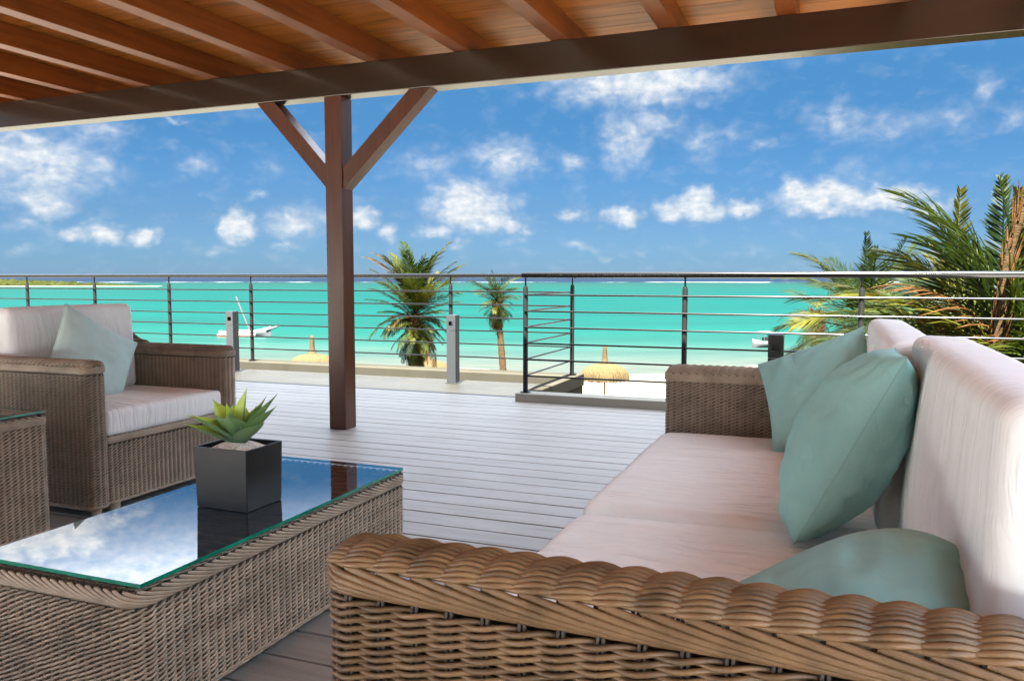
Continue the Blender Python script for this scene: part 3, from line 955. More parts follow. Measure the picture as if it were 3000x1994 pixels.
# near arm: each strand an object of its own
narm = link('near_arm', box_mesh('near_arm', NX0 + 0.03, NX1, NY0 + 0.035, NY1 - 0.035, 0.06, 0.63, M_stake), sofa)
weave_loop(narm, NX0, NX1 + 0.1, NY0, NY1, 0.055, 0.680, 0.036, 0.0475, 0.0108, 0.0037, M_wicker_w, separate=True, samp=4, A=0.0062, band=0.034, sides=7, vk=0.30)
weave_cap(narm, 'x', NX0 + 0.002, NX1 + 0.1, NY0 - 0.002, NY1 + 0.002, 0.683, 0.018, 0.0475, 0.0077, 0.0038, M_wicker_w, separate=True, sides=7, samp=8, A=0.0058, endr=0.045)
# far arm, back and front apron
farm = link('far_arm', box_mesh('far_arm', -0.57, 0.30, 3.20, 3.245, 0.06, 0.66, M_stake), sofa)
weave_loop(farm, -0.60, 0.34, 3.175, 3.285, 0.055, 0.675, 0.036, 0.030, 0.0120, 0.0037, M_wicker, A=0.0050, band=0.03)
weave_cap(farm, 'x', -0.60, 0.34, 3.175, 3.285, 0.677, 0.022, 0.030, 0.0085, 0.0033, M_wicker, A=0.0058)
back = link('backrest', box_mesh('backrest', 0.37, 0.41, 0.96, 3.2, 0.06, 0.70, M_stake), sofa)
weave_loop(back, 0.34, 0.44, 0.90, 3.29, 0.055, 0.72, 0.04, 0.0475, 0.0115, 0.0037, M_wicker, A=0.0052)
weave_cap(back, 'y', 0.90, 3.29, 0.338, 0.442, 0.72, 0.028, 0.0475, 0.0095, 0.0037, M_wicker, A=0.005)
base = link('seat_base', box_mesh('seat_base', -0.57, 0.33, 0.96, 3.165, 0.14, 0.30, M_liner), sofa)
weave_loop(base, -0.60, 0.33, 0.955, 3.168, 0.055, 0.325, 0.03, 0.0475, 0.0108, 0.0036, M_wicker, A=0.0052)
legs(sofa, [(-0.56, 0.89), (-0.56, 3.23), (0.39, 0.89), (0.39, 3.23)], 0.06)
SC = [(0.965, 2.022, 1.3), (2.042, 3.162, 7.7)]
for (ya, yb2, sd) in SC:
    hx = (0.20 + 0.612) / 2
    o = link('seat_cushion', cushion_mesh('seat_cushion', hx, (yb2 - ya) / 2, 0.060, 0.038, M_seat, puff=(0.008, 0.004, 0.020), n=(44, 120, 8), wr=0.0080, wdir='x', seed=sd), sofa)
    o.location = (-0.612 + hx, (ya + yb2) / 2, 0.379 if ya < 1 else 0.388)
BC = [(0.975, 2.035, 0.166, 3.1, 0.920), (2.04, 3.155, 0.118, 9.4, 0.903)]
for (ya, yb2, xf, sd, zt) in BC:
    o = link('back_cushion', cushion_mesh('back_cushion', 0.062, (yb2 - ya) / 2, (zt - 0.45) / 2, 0.030, M_white, puff=(0.010, 0.003, 0.004), n=(10, 90, 60), wr=0.0042, wdir='z', seed=sd), sofa)
    o.location = (xf + 0.058, (ya + yb2) / 2, (0.45 + zt) / 2)
    o.rotation_euler = (0, math.radians(2), 0)

pillow((-0.245, 3.06, 0.735), (0.105, 3.06, 0.882), (-0.170, 2.84, 0.450), 0.15, M_aqua, 'aqua pillow in the far corner of the sofa, against the far arm', seed=2)
pillow((0.129, 1.63, 0.905), (0.135, 2.03, 0.890), (-0.065, 1.86, 0.462), 0.225, M_aqua, 'plump aqua pillow in the middle of the sofa, seen edge on', seed=5, wr=0.014, pinch=0.02)
pillow((-0.165, 1.13, 0.600), (0.170, 1.150, 0.700), (-0.10, 1.03, 0.39), 0.22, M_aqua, 'aqua pillow at the near end of the sofa, half hidden behind the near arm', seed=9, wr=0.012, pinch=-0.06, arch=0.040)

# ------------------------------------------------------------------ ARMCHAIR
ch = empty('armchair', (0, 0, 0), label='wicker armchair with white cushions at the left, by the black plant pot', cat='armchair')
CX0, CX1 = -3.84, -2.945
def chair_arm(y0, y1):
    a = link('arm', box_mesh('arm', CX0 + 0.04, CX1 - 0.03, y0 + 0.035, y1 - 0.035, 0.07, 0.64, M_stake), ch)
    weave_loop(a, CX0, CX1, y0, y1, 0.05, 0.665, 0.035, 0.027, 0.0128, 0.0040, M_wicker, A=0.0048, band=0.03)
    weave_cap(a, 'x', CX0, CX1, y0 + 0.001, y1 - 0.001, 0.668, 0.017, 0.029, 0.0105, 0.0031, M_wicker, A=0.0062, dip=lambda u: 0.10 * np.exp(-((u - CX0 - 0.10) / 0.09) ** 2) * 0)
chair_arm(2.545, 2.640)
chair_arm(3.378, 3.475)
cb_ = link('backrest', box_mesh('backrest', -3.80, -3.68, 2.60, 3.42, 0.07, 0.76, M_stake), ch)
weave_loop(cb_, -3.86, -3.66, 2.55, 3.47, 0.05, 0.775, 0.04, 0.027, 0.0128, 0.0040, M_wicker, A=0.0048)
weave_cap(cb_, 'y', 2.55, 3.47, -3.862, -3.658, 0.775, 0.03, 0.029, 0.010, 0.0036, M_wicker, A=0.005)
sb = link('seat_base', box_mesh('seat_base', -3.66, -2.985, 2.66, 3.36, 0.10, 0.33, M_liner), ch)
weave_loop(sb, -3.70, -2.962, 2.644, 3.374, 0.05, 0.345, 0.02, 0.027, 0.0128, 0.0040, M_wicker, A=0.0048, band=0.03)
# wings: the far arm sweeps up to the back
wing = Acc()
for yy in (3.382, 3.425, 3.47):
    for j in range(11):
        t = np.linspace(0, 1, 12)
        x = -3.70 + t * (0.155 - j * 0.011)
        z = 0.69 + j * 0.0115 + 0 * t
        zt2 = 0.69 + 0.115 * (1 - t) ** 2
        z = np.minimum(z, zt2 + 0.006)
        wing.tube(np.column_stack([x, yy + 0.004 * np.cos(x * 110 + j * PI), z]), 0.0052, 5)
wing.build('wing', M_wicker, ch, kind='stuff')
legs(ch, [(-2.99, 2.60), (-2.99, 3.43), (-3.80, 2.60), (-3.80, 3.43), (-2.99, 2.70)], 0.055)
o = link('seat_cushion', cushion_mesh('seat_cushion', 0.335, 0.363, 0.058, 0.022, M_white, puff=(0.006, 0.004, 0.010), n=(44, 44, 8), wr=0.004, wdir='x', seed=4.2), ch)
o.location = (-3.288, 3.009, 0.405)
o = link('back_cushion', cushion_mesh('back_cushion', 0.060, 0.362, 0.225, 0.035, M_white, puff=(0.014, 0.004, 0.004), n=(8, 44, 32), wr=0.0025, wdir='z', seed=6.6), ch)
o.location = (-3.592, 3.009, 0.682)
o.rotation_euler = (0, math.radians(-3), 0)
pillow((-3.44, 2.865, 0.925), (-3.40, 3.255, 0.705), (-3.38, 2.66, 0.56), 0.15, M_aqua_p, 'pale aqua pillow standing on its corner in the white armchair', seed=12)

# ------------------------------------------------------------------ glass materials
def glass_top_mat():
    m = bpy.data.materials.new('table_glass'); m.use_nodes = True
    t = NT(m.node_tree); t.n.remove(t.n['Principled BSDF'])
    fr = t.new('ShaderNodeFresnel'); fr.inputs['IOR'].default_value = 3.3
    tr = t.new('ShaderNodeBsdfTransparent'); tr.inputs[0].default_value = (0.93, 0.98, 0.96, 1)
    gl = t.new('ShaderNodeBsdfGlossy'); gl.inputs['Roughness'].default_value = 0.0
    gl.inputs[0].default_value = (1, 1, 1, 1)
    mx = t.new('ShaderNodeMixShader')
    t.put(mx.inputs[0], t.math('MULTIPLY_ADD', fr.outputs[0], 0.85, 0.18, clamp=True)); t.l.new(tr.outputs[0], mx.inputs[1]); t.l.new(gl.outputs[0], mx.inputs[2])
    t.l.new(mx.outputs[0], t.n['Material Output'].inputs[0])
    return m
M_glass = glass_top_mat()
M_gedge = mat('glass_edge_green', (0.0, 0.20, 0.12), 0.12, var=0.5, nscale=9, coord='World', spec=0.8)
def glass_top(parent, x0, x1, y0, y1, z0, z1):
    V = [(x, y, z) for x in (x0, x1) for y in (y0, y1) for z in (z0, z1)]
    me = mesh('glass_top', V, [(1, 5, 7, 3), (0, 1, 3, 2), (4, 6, 7, 5), (0, 4, 5, 1), (2, 3, 7, 6)], [M_glass, M_gedge], False)
    for i, p in enumerate(me.polygons):
        p.material_index = 0 if i == 0 else 1
    return link('glass_top', me, parent)

def flat_top(parent, x0, x1, y0, y1, z, m, slat, sp=0.05):
    acc = Acc()
    nr = int((x1 - x0) / 0.0105)
    s = sp
    for j in range(nr):
        x = x0 + (j + 0.5) * (x1 - x0) / nr
        for k in (0, 1):
            y = np.arange(y0, y1, s / 3)
            ph = PI * y / s + k * PI
            acc.tube(np.column_stack([x + 0.003 * np.sin(ph), y, z + 0.004 * np.cos(ph)]), 0.0034, 4)
    acc.build('wicker_top', m, parent, kind='stuff')
    sl_ = Acc()
    y = y0 + sp / 2
    while y < y1:
        sl_.tube([(x0, y, z + 0.003), (x1, y, z + 0.003)], 0.0042, 5)
        y += sp
    sl_.build('wicker_stakes', slat, parent, kind='stuff')

# ------------------------------------------------------------------ COFFEE TABLE
tb = empty('coffee_table', (0, 0, 0), label='low wicker coffee table with a green edged glass top', cat='coffee table')
TX0, TX1, TY0, TY1 = -1.960, -1.412, 1.325, 2.540
tbody = link('table_frame', box_mesh('table_frame', TX0 + 0.03, TX1 - 0.03, TY0 + 0.03, TY1 - 0.03, 0.07, 0.33, M_liner), tb)
weave_loop(tbody, TX0, TX1, TY0, TY1, 0.05, 0.350, 0.045, 0.0275, 0.0118, 0.0038, M_wicker, separate=True, A=0.0056, band=0.034, samp=3, sides=5)
M_slat = mat('wicker_slat', (0.70, 0.64, 0.55), 0.5, var=0.2, nscale=10, coord='World')
flat_top(tbody, TX0 + 0.012, TX1 - 0.012, TY0 + 0.012, TY1 - 0.012, 0.349, M_wicker, M_slat)
glass_top(tb, -1.946, -1.414, 1.336, 2.530, 0.3605, 0.370)
legs(tb, [(TX0 + 0.07, TY0 + 0.08), (TX1 - 0.07, TY0 + 0.08), (TX0 + 0.07, TY1 - 0.08), (TX1 - 0.07, TY1 - 0.08)], 0.075, M_stake, 0.022)

# ------------------------------------------------------------------ SIDE TABLE
st = empty('side_table', (0, 0, 0), label='wicker side table with a glass top at the left edge, in front of the armchair', cat='side table')
sbody = link('table_frame', box_mesh('table_frame', -3.36, -2.90, 1.78, 2.25, 0.07, 0.48, M_liner), st)
weave_loop(sbody, -3.40, -2.868, 1.74, 2.285, 0.05, 0.508, 0.04, 0.0285, 0.0128, 0.0040, M_wicker, A=0.0050, band=0.034)
glass_top(st, -3.395, -2.872, 1.745, 2.28, 0.520, 0.528)
flat_top(sbody, -3.385, -2.885, 1.755, 2.27, 0.507, M_wicker, M_slat)
legs(st, [(-3.35, 1.80), (-2.925, 1.80), (-3.35, 2.235), (-2.925, 2.235)], 0.07)

# ------------------------------------------------------------------ PLANTER
pl = empty('potted_plant', (-1.6485, 1.9455, 0.371), label='black square pot with a green agave like plant on the glass table', cat='potted plant')
def pot():
    hx, hy, H_ = 0.0960, 0.0830, 0.181
    wl = 0.008
    import bmesh
    V = []
    def ring(h1, h2, z): return [(-h1, -h2, z), (h1, -h2, z), (h1, h2, z), (-h1, h2, z)]
    V += ring(hx - 0.004, hy - 0.004, 0.0) + ring(hx, hy, H_) + ring(hx - wl, hy - wl, H_) + ring(hx - wl, hy - wl, H_ - 0.02)
    F = [(3, 2, 1, 0)]
    for l in range(3):
        for i in range(4):
            j = (i + 1) % 4
            F.append((l * 4 + i, l * 4 + j, (l + 1) * 4 + j, (l + 1) * 4 + i))
    F.append((12, 13, 14, 15))
    me = mesh('pot', V, F, M_pot, False)
    bm = bmesh.new(); bm.from_mesh(me)
    bmesh.ops.bevel(bm, geom=[e for e in bm.edges], offset=0.0016, segments=2, affect='EDGES')
    bm.to_mesh(me); bm.free()
    return link('pot', me, pl)
pot_o = pot()
def gravel():
    V = []; F = []
    import bmesh
    ico = bmesh.new(); bmesh.ops.create_icosphere(ico, subdivisions=1, radius=1.0)
    iv = [v.co.copy() for v in ico.verts]; jf = [[v.index for v in f.verts] for f in ico.faces]
    for k in range(1500):
        x = random.uniform(-0.084, 0.084); y = random.uniform(-0.071, 0.071)
        rr = (x / 0.084) ** 2 + (y / 0.071) ** 2
        z = 0.166 + 0.022 * max(0, 1 - rr)
        r = random.uniform(0.0022, 0.0042)
        b = len(V)
        sx, sy, sz = (random.uniform(0.7, 1.2) for _ in range(3))
        for v in iv: V.append((x + v.x * r * sx, y + v.y * r * sy, z + v.z * r * sz * 0.8))
        for f in jf: F.append([b + q for q in f])
    link('gravel', mesh('gravel', V, F, M_pebble), pl, kind='stuff')
    n = 16; V = []; F = []
    for i in range(n + 1):
        for j in range(n + 1):
            x = -0.0865 + 0.173 * i / n; y = -0.0735 + 0.147 * j / n
            rr = (x / 0.084) ** 2 + (y / 0.071) ** 2
            V.append((x, y, 0.163 + 0.022 * max(0, 1 - rr)))
    for i in range(n):
        for j in range(n):
            a = i * (n + 1) + j; F.append((a, a + n + 1, a + n + 2, a + 1))
    link('soil', mesh('soil', V, F, M_pebble), pl)
gravel()
def agave_mat():
    m = bpy.data.materials.new('agave_leaf'); m.use_nodes = True
    t = NT(m.node_tree); b = t.n['Principled BSDF']
    tcn = t.new('ShaderNodeTexCoord')
    sp = t.new('ShaderNodeSeparateXYZ'); t.l.new(tcn.outputs['Object'], sp.inputs[0])
    geo = t.new('ShaderNodeNewGeometry')
    up = t.maprange(sp.outputs[0], 0.01, 0.10, 0, 1)
    c1 = t.mix(up, (0.16, 0.29, 0.14, 1), (0.52, 0.68, 0.12, 1))
    c2 = t.mix(up, (0.11, 0.21, 0.13, 1), (0.20, 0.34, 0.16, 1))
    col = t.mix(geo.outputs['Backfacing'], c1, c2)
    nz = t.noise(t.vmath('MULTIPLY', tcn.outputs['Object'], (8, 120, 60)), 1.0, 3, 0.5).outputs['Fac']
    col = t.mix(t.maprange(nz, 0.35, 0.7, 0, 0.3), col, t.mix(1.0, col, (0.6, 0.7, 0.6, 1), 'MULTIPLY'))
    t.put(b.inputs['Base Color'], col)
    b.inputs['Roughness'].default_value = 0.45
    tr = t.new('ShaderNodeBsdfTranslucent'); t.put(tr.inputs[0], t.mix(1.0, col, (1.2, 1.2, 0.6, 1), 'MULTIPLY'))
    mx = t.new('ShaderNodeMixShader'); mx.inputs[0].default_value = 0.28
    t.l.new(b.outputs[0], mx.inputs[1]); t.l.new(tr.outputs[0], mx.inputs[2])
    t.l.new(mx.outputs[0], t.n['Material Output'].inputs[0])
    return m
M_agave = agave_mat()
def leaf_mesh(L, wd, rise, curl):
    """blade along +X, upper side faces +Z; folded along the midrib"""
    V = []; F = []
    n, k = 16, 6
    for i in range(n + 1):
        t = i / n
        wv = wd * (0.62 * (1 - t) ** 0.6 + 1.0 * math.sin(PI * min(1, t * 0.78 + 0.14)) ** 1.2) * (1 - t ** 4) * 0.62
        if i == n: wv = 0.0003
        x = L * t
        z = curl * L * t * t
        for j in range(k + 1):
            q = 2 * j / k - 1
            V.append((x, wv * q, z + wv * 0.55 * abs(q) ** 1.5 + 0.0 ))
    for i in range(n):
        for j in range(k):
            a = i * (k + 1) + j
            F.append((a, a + k + 1, a + k + 2, a + 1))
    return mesh('leaf', V, F, M_agave)
# azimuth (deg, 0 = +X right, 90 = away), elevation (deg), length
LEAVES = [(188, 33, 0.150, 0.030, -0.12), (165, 50, 0.140, 0.032, -0.05), (140, 60, 0.125, 0.028, 0.0), (205, 20, 0.135, 0.027, 0.05), (60, 84, 0.165, 0.034, 0.0),
          (35, 62, 0.155, 0.028, 0.02), (15, 52, 0.160, 0.028, 0.03), (50, 68, 0.120, 0.026, 0.0), (0, 40, 0.150, 0.030, 0.06), (-20, 26, 0.130, 0.030, 0.10),
          (-68, 52, 0.105, 0.036, 0.05), (-108, 58, 0.115, 0.040, -0.02), (-145, 38, 0.125, 0.036, 0.0), (90, 45, 0.12, 0.03, 0), (118, 38, 0.12, 0.03, 0), (-95, 78, 0.10, 0.034, 0), (170, 72, 0.12, 0.028, 0.0)]
for (az, el, L, wd, cu) in LEAVES:
    o = link('leaf', leaf_mesh(L * (1.22 if el < 56 else 1.05), wd * 1.45, 0, cu), pl)
    a = math.radians(az)
    o.location = (0.012 * math.cos(a), 0.012 * math.sin(a), 0.180)
    o.rotation_euler = (0, -math.radians(el), a)

# ------------------------------------------------------------------ PALMS
def frond_mesh(L, bend, n, wl, m, el_fold=0.35, droop=0.5, seed=0, wdt=0.018, ragged=0.15, rise=0.0):
    """frond growing along +X and bending down by 'bend' radians; leaflets left and right"""
    r = random.Random(seed)
    V = []; F = []
    N = 16
    pts = []; x = z = 0.0
    for i in range(N + 1):
        t = i / N
        a = rise - bend * t ** 1.4
        pts.append((Vector((x, 0, z)), a))
        x += L / N * math.cos(a); z += L / N * math.sin(a)
    def at(t):
        f = t * N; i = min(N - 1, int(f)); q = f - i
        return pts[i][0].lerp(pts[i + 1][0], q), pts[i][1] * (1 - q) + pts[i + 1][1] * q
    # rachis
    for i in range(N + 1):
        p, a = pts[i]
        rr = 0.016 * L / 2 * (1 - 0.85 * i / N) + 0.003
        T = Vector((math.cos(a), 0, math.sin(a))); U = Vector((-math.sin(a), 0, math.cos(a))); S_ = Vector((0, 1, 0))
        for (cu, cs) in ((1, 0), (-0.5, 0.9), (-0.5, -0.9)):
            V.append(p + U * (cu * rr) + S_ * (cs * rr))
    for i in range(N):
        for j in range(3):
            k2 = (j + 1) % 3
            F.append((i * 3 + j, i * 3 + k2, i * 3 + 3 + k2, i * 3 + 3 + j))
    for i in range(n):
        t = 0.14 + 0.85 * (i + r.random() * 0.5) / n
        p, a = at(t)
        T = Vector((math.cos(a), 0, math.sin(a))); U = Vector((-math.sin(a), 0, math.cos(a)))
        for sd in (-1, 1):
            if r.random() < ragged * 0.5: continue
            ll = wl * L * (0.35 + 0.65 * math.sin(PI * min(1, (t * 0.9 + 0.12)))) * r.uniform(0.8, 1.1)
            fw = 0.55 + 0.75 * t + r.uniform(-0.12, 0.12)
            D_ = (Vector((0, sd, 0)) + T * fw + U * el_fold * r.uniform(0.6, 1.3)).normalized()
            ww = wdt * L / 2 * r.uniform(0.7, 1.15)
            side = D_.cross(U).normalized()
            side = (side + U * r.uniform(-0.5, 0.5)).normalized()
            b = len(V)
            dr = droop * r.uniform(0.5, 1.4)
            for q, wq in ((0.0, 0.5), (0.4, 1.0), (0.75, 0.7), (1.0, 0.06)):
                c = p + D_ * (ll * q) + Vector((0, 0, -dr * ll * q * q * 0.6))
                V.append(c + side * (ww * wq)); V.append(c - side * (ww * wq))
            for q in range(3):
                F.append((b + 2 * q, b + 2 * q + 1, b + 2 * q + 3, b + 2 * q + 2))
    return mesh('frond', V, F, m)

def place_frond(root, me, base, az, el, roll=0.0, sc=1.0):
    o = link('frond', me, root)
    o.location = base
    R = Matrix.Rotation(az, 3, 'Z') @ Matrix.Rotation(-el, 3, 'Y') @ Matrix.Rotation(roll, 3, 'X')
    o.rotation_euler = R.to_euler()
    o.scale = (sc, sc, sc)
    return o

def palm(name, loc, crown_z, r_tr, label, fl, seed, n_green=16, n_yel=5, n_dry=4, lean=(0, 0), group='palms on the beach', spear=2, elmin=-30, elmax=75, wl=0.36, extra=(), bulge=1.0, nl=34, wdt=0.013, bendk=1.0, skirt=False):
    """loc: foot; crown_z: height of the crown base above the foot; fl: frond length"""
    r = random.Random(seed)
    root = empty(name, loc, label=label, cat='palm tree', group=group)
    # trunk
    a = Acc(); P = []; R_ = []
    K_ = 26
    for i in range(K_ + 1):
        t = i / K_
        P.append((lean[0] * t ** 1.6, lean[1] * t ** 1.6, crown_z * t))
        ring = 1 + 0.07 * (1 if i % 2 else -1)
        R_.append(r_tr * (1.25 - 0.35 * t + (0.35 * bulge * max(0, (t - 0.82) / 0.18))) * ring)
    a.tube(P, R_, 12)
    a.build('trunk', M_trunk, root)
    top = Vector((lean[0], lean[1], crown_z))
    # fibre and cut leaf bases round the top of the trunk
    fb = Acc()
    for i in range(26):
        an = r.uniform(0, 2 * PI); z0 = crown_z - r.uniform(0.0, 0.9)
        rr = r_tr * 1.15
        p0 = Vector((lean[0] + rr * math.cos(an), lean[1] + rr * math.sin(an), z0))
        p1 = p0 + Vector((math.cos(an) * 0.12, math.sin(an) * 0.12, 0.22)) * r.uniform(0.6, 1.5)
        fb.tube([p0, (p0 + p1) / 2, p1], [r_tr * 0.24, r_tr * 0.16, r_tr * 0.05], 5)
    fb.build('leaf_bases', M_fibre, root, kind='stuff')
    G = [frond_mesh(fl, r.uniform(0.7, 1.3) * bendk, nl, wl, M_leaf, 0.35, 0.7, seed * 10 + i, wdt) for i in range(4)]
    Yl = [frond_mesh(fl * 0.95, r.uniform(0.8, 1.3), nl, wl, M_leaf_y, 0.3, 0.8, seed * 10 + 5 + i, wdt) for i in range(2)]
    Dr = [frond_mesh(fl * 0.85, r.uniform(0.9, 1.5), int(nl * 0.7), wl * 0.8, M_leaf_d, 0.1, 1.2, seed * 10 + 8 + i, wdt * 0.8, 0.4) for i in range(2)]
    Sp = [frond_mesh(fl * 0.9, 0.15, nl, wl * 0.45, M_leaf, 1.1, 0.0, seed * 10 + 11 + i, wdt) for i in range(2)]
    ga = 2.39996
    for i in range(n_green):
        t = (i + 0.5) / n_green
        el = math.radians(elmax + (elmin - elmax) * t ** 1.1) + r.uniform(-0.1, 0.1)
        sc_ = 1.0; dz = 0.25 * t
        if skirt:
            eld = elmax - (elmax + 80) * t ** 0.85
            el = math.radians(eld) + r.uniform(-0.12, 0.12)
            sc_ = 0.52 + 0.50 * max(0.0, min(1.0, (eld - 15) / 50))
            dz = 0.95 * t * fl / 2.7
        place_frond(root, r.choice(G), top + Vector((0, 0, 0.1 - dz)), i * ga + r.uniform(-0.3, 0.3), el, r.uniform(-0.4, 0.4), r.uniform(0.85, 1.08) * sc_)
    for i in range(n_yel):
        place_frond(root, r.choice(Yl), top + Vector((0, 0, -0.2)), i * ga * 1.3 + 1 + r.uniform(-0.4, 0.4), math.radians(r.uniform(elmin - 5, 25) if not skirt else r.uniform(-75, 80)), r.uniform(-0.4, 0.4), r.uniform(0.8, 1.05) * (0.6 if skirt else 1))
    for i in range(n_dry):
        place_frond(root, r.choice(Dr), top + Vector((0, 0, -0.3)), i * ga * 1.7 + r.uniform(-0.4, 0.4), math.radians(r.uniform(-70, -35)), r.uniform(-0.4, 0.4), r.uniform(0.7, 1.0))
    for i in range(spear):
        place_frond(root, r.choice(Sp), top + Vector((0, 0, 0.1)), r.uniform(0, 6.28), math.radians(r.uniform(78, 88)), r.uniform(-1, 1), r.uniform(0.85, 1.0))
    for (az, el, roll, sc, kd) in extra:
        place_frond(root, {'g': G, 'y': Yl, 'd': Dr, 's': Sp}[kd][0], top + Vector((0, 0, 0.1)), math.radians(az), math.radians(el), math.radians(roll), sc)
    return root

GZ = BEACH_Z
# picture-left direction is azimuth 180+21 deg, picture-right is 21 deg
palm('palm_tree', (-15.05, 28.4, GZ), 5.7, 0.22, 'bushy palm rising behind the railing just right of the timber post', 2.7, 3, bendk=0.55, nl=56, n_green=84, n_yel=16, n_dry=6, skirt=True, lean=(-0.25, 0.0), elmin=28, elmax=88, spear=3, wl=0.24,
     extra=[(201, -8, 0, 0.85, 'y'), (201, 58, 0, 0.9, 'g'), (22, 64, 0, 0.95, 'g'), (200, 72, 0, 1.15, 'y'), (15, 76, 0, 1.15, 'g'), (205, 80, 0, 1.1, 'y')])
palm('palm_tree', (-14.95, 37.1, GZ), 5.95, 0.155, 'small slender palm right of the bushy palm, with a clear bare trunk', 1.75, 8, skirt=True, nl=48, n_green=52, n_yel=4, n_dry=4, lean=(-0.45, 0.0), elmin=0, elmax=80, spear=1, wl=0.34, extra=[(185, 40, 0, 1.0, 'd'), (30, 25, 0, 1.0, 'd')])
palm('palm_tree', (-0.45, 27.7, GZ), 6.1, 0.14, 'palm with dry orange fronds at the left of the right-hand palms', 1.3, 14, n_green=9, n_yel=8, n_dry=10, elmin=-60, elmax=60, spear=0, wl=0.34)
palm('palm_tree', (0.75, 20.7, GZ), 5.9, 0.2, 'dark green palm with three tall tufts behind the far back cushion', 2.3, 21, n_green=34, n_yel=8, n_dry=3, elmin=-45, elmax=72, spear=1, wl=0.33, nl=50,
     extra=[(201, 66, 0, 1.05, 'g'), (200, 55, 20, 0.9, 's'), (100, 86, 0, 1.08, 's'), (21, 70, 0, 1.1, 's'), (21, 55, 0, 1.0, 'g')])
palm('palm_tree', (1.85, 15.4, GZ), 5.6, 0.2, 'broad palm with arching green fronds behind the near back cushion', 2.3, 27, n_green=34, n_yel=9, n_dry=3, elmin=-50, elmax=55, spear=0, wl=0.32, nl=50,
     extra=[(201, 52, 0, 1.25, 'y'), (60, 84, 40, 1.45, 's')])
palm('palm_tree', (2.18, 12.4, GZ), 5.55, 0.2, 'tall upright palm spears nearest the right edge', 2.5, 33, n_green=30, n_yel=8, n_dry=3, elmin=-50, elmax=50, spear=0, wl=0.32, wdt=0.016, nl=56,
     extra=[(50, 86, 60, 1.2, 's'), (50, 82, 0, 1.15, 's'), (201, 80, 0, 1.05, 'g'), (10, 80, 30, 1.15, 's'), (21, 70, 0, 1.15, 'g'), (190, 86, 90, 1.25, 's'), (21, 62, 30, 1.1, 'y'), (205, 70, 0, 1.1, 'y')])
palm('palm_tree', (2.25, 11.3, GZ), 5.7, 0.22, 'tangled palm with brown and orange dead fronds at the right edge', 2.4, 41, n_green=22, n_yel=12, n_dry=14, elmin=-55, elmax=70, spear=1, wl=0.33, wdt=0.015, nl=50,
     extra=[(21, 60, 0, 1.1, 'd'), (25, 48, 0, 1.1, 'g'), (201, 72, 0, 1.0, 'g'), (201, 82, 0, 1.2, 's'), (30, 84, 40, 1.3, 's'), (201, 60, 0, 1.1, 'd'), (190, 78, 0, 1.2, 'g')])
# bare leaning stem with torn fibre at the right edge
pt = empty('palm_stump', (1.80, 10.9, GZ), label='leaning brown palm stem with torn fibre at the right edge', cat='palm trunk')
a = Acc(); P = []; R_ = []
for i in range(40):
    t = i / 39
    P.append((0.55 * t ** 11, 0.1 * t, 8.6 * t)); R_.append(0.052 * (1.1 - 0.25 * t) * (1 + 0.12 * (i % 2)))
a.tube(P, R_, 10); a.build('trunk', M_trunk, pt)
fb = Acc()
for i in range(90):
    t = random.uniform(0.72, 1.0); an = random.uniform(0, 6.28)
    c = Vector((0.55 * t ** 11, 0.1 * t, 8.6 * t)); rr = 0.06
    p0 = c + Vector((rr * math.cos(an), rr * math.sin(an), 0)); p1 = p0 + Vector((math.cos(an) * 0.06 + 0.05, math.sin(an) * 0.06, 0.32 * random.random() + 0.1))
    fb.tube([p0, (p0 + p1) / 2, p1], [0.013, 0.010, 0.002], 4)
fb.build('fibre', M_fibre, pt, kind='stuff')

# dense low palm foliage filling the corner below
def understory():
    V = []; F = []
    r = random.Random(5)
    ms = [frond_mesh(1.5, 0.9, 22, 0.36, M_leaf, 0.3, 0.8, 900 + i, 0.03) for i in range(3)]
    root = empty('palm_thicket', (3.2, 12.6, GZ), label='dense low palm foliage filling the space under the right-hand palms', cat='palm thicket')
    for i in range(230):
        y = r.uniform(-1.2, 6.0); x = r.uniform(-1.9, 0.6) + 0.08 * y; z = r.uniform(2.6, 6.0)
        place_frond(root, r.choice(ms), (x + y * 0.02, y, z), r.uniform(0, 6.28), math.radians(r.uniform(-30, 60)), r.uniform(-0.5, 0.5), r.uniform(0.7, 1.2))
understory()
def tall_fronds():
    r = random.Random(11)
    ms = [frond_mesh(2.1, 0.5, 50, 0.26, M_leaf, 0.4, 0.5, 950 + i, 0.013) for i in range(3)] + [frond_mesh(2.0, 0.7, 44, 0.26, M_leaf_y, 0.4, 0.6, 960, 0.013), frond_mesh(1.9, 0.9, 30, 0.22, M_leaf_d, 0.2, 1.0, 961, 0.013)]
    root = empty('palm_thicket', (2.6, 14.0, GZ), label='clump of young palms with upright fronds rising between the taller right-hand palms', cat='palm thicket')
    for i in range(120):
        y = r.uniform(-1.5, 5.0); x = r.uniform(-1.5, 0.5) + 0.08 * y; z = r.uniform(4.6, 6.3)
        place_frond(root, r.choice(ms), (x, y, z), r.uniform(0, 6.28), math.radians(r.uniform(35, 84)), r.uniform(-0.5, 0.5), r.uniform(0.55, 0.95))
tall_fronds()

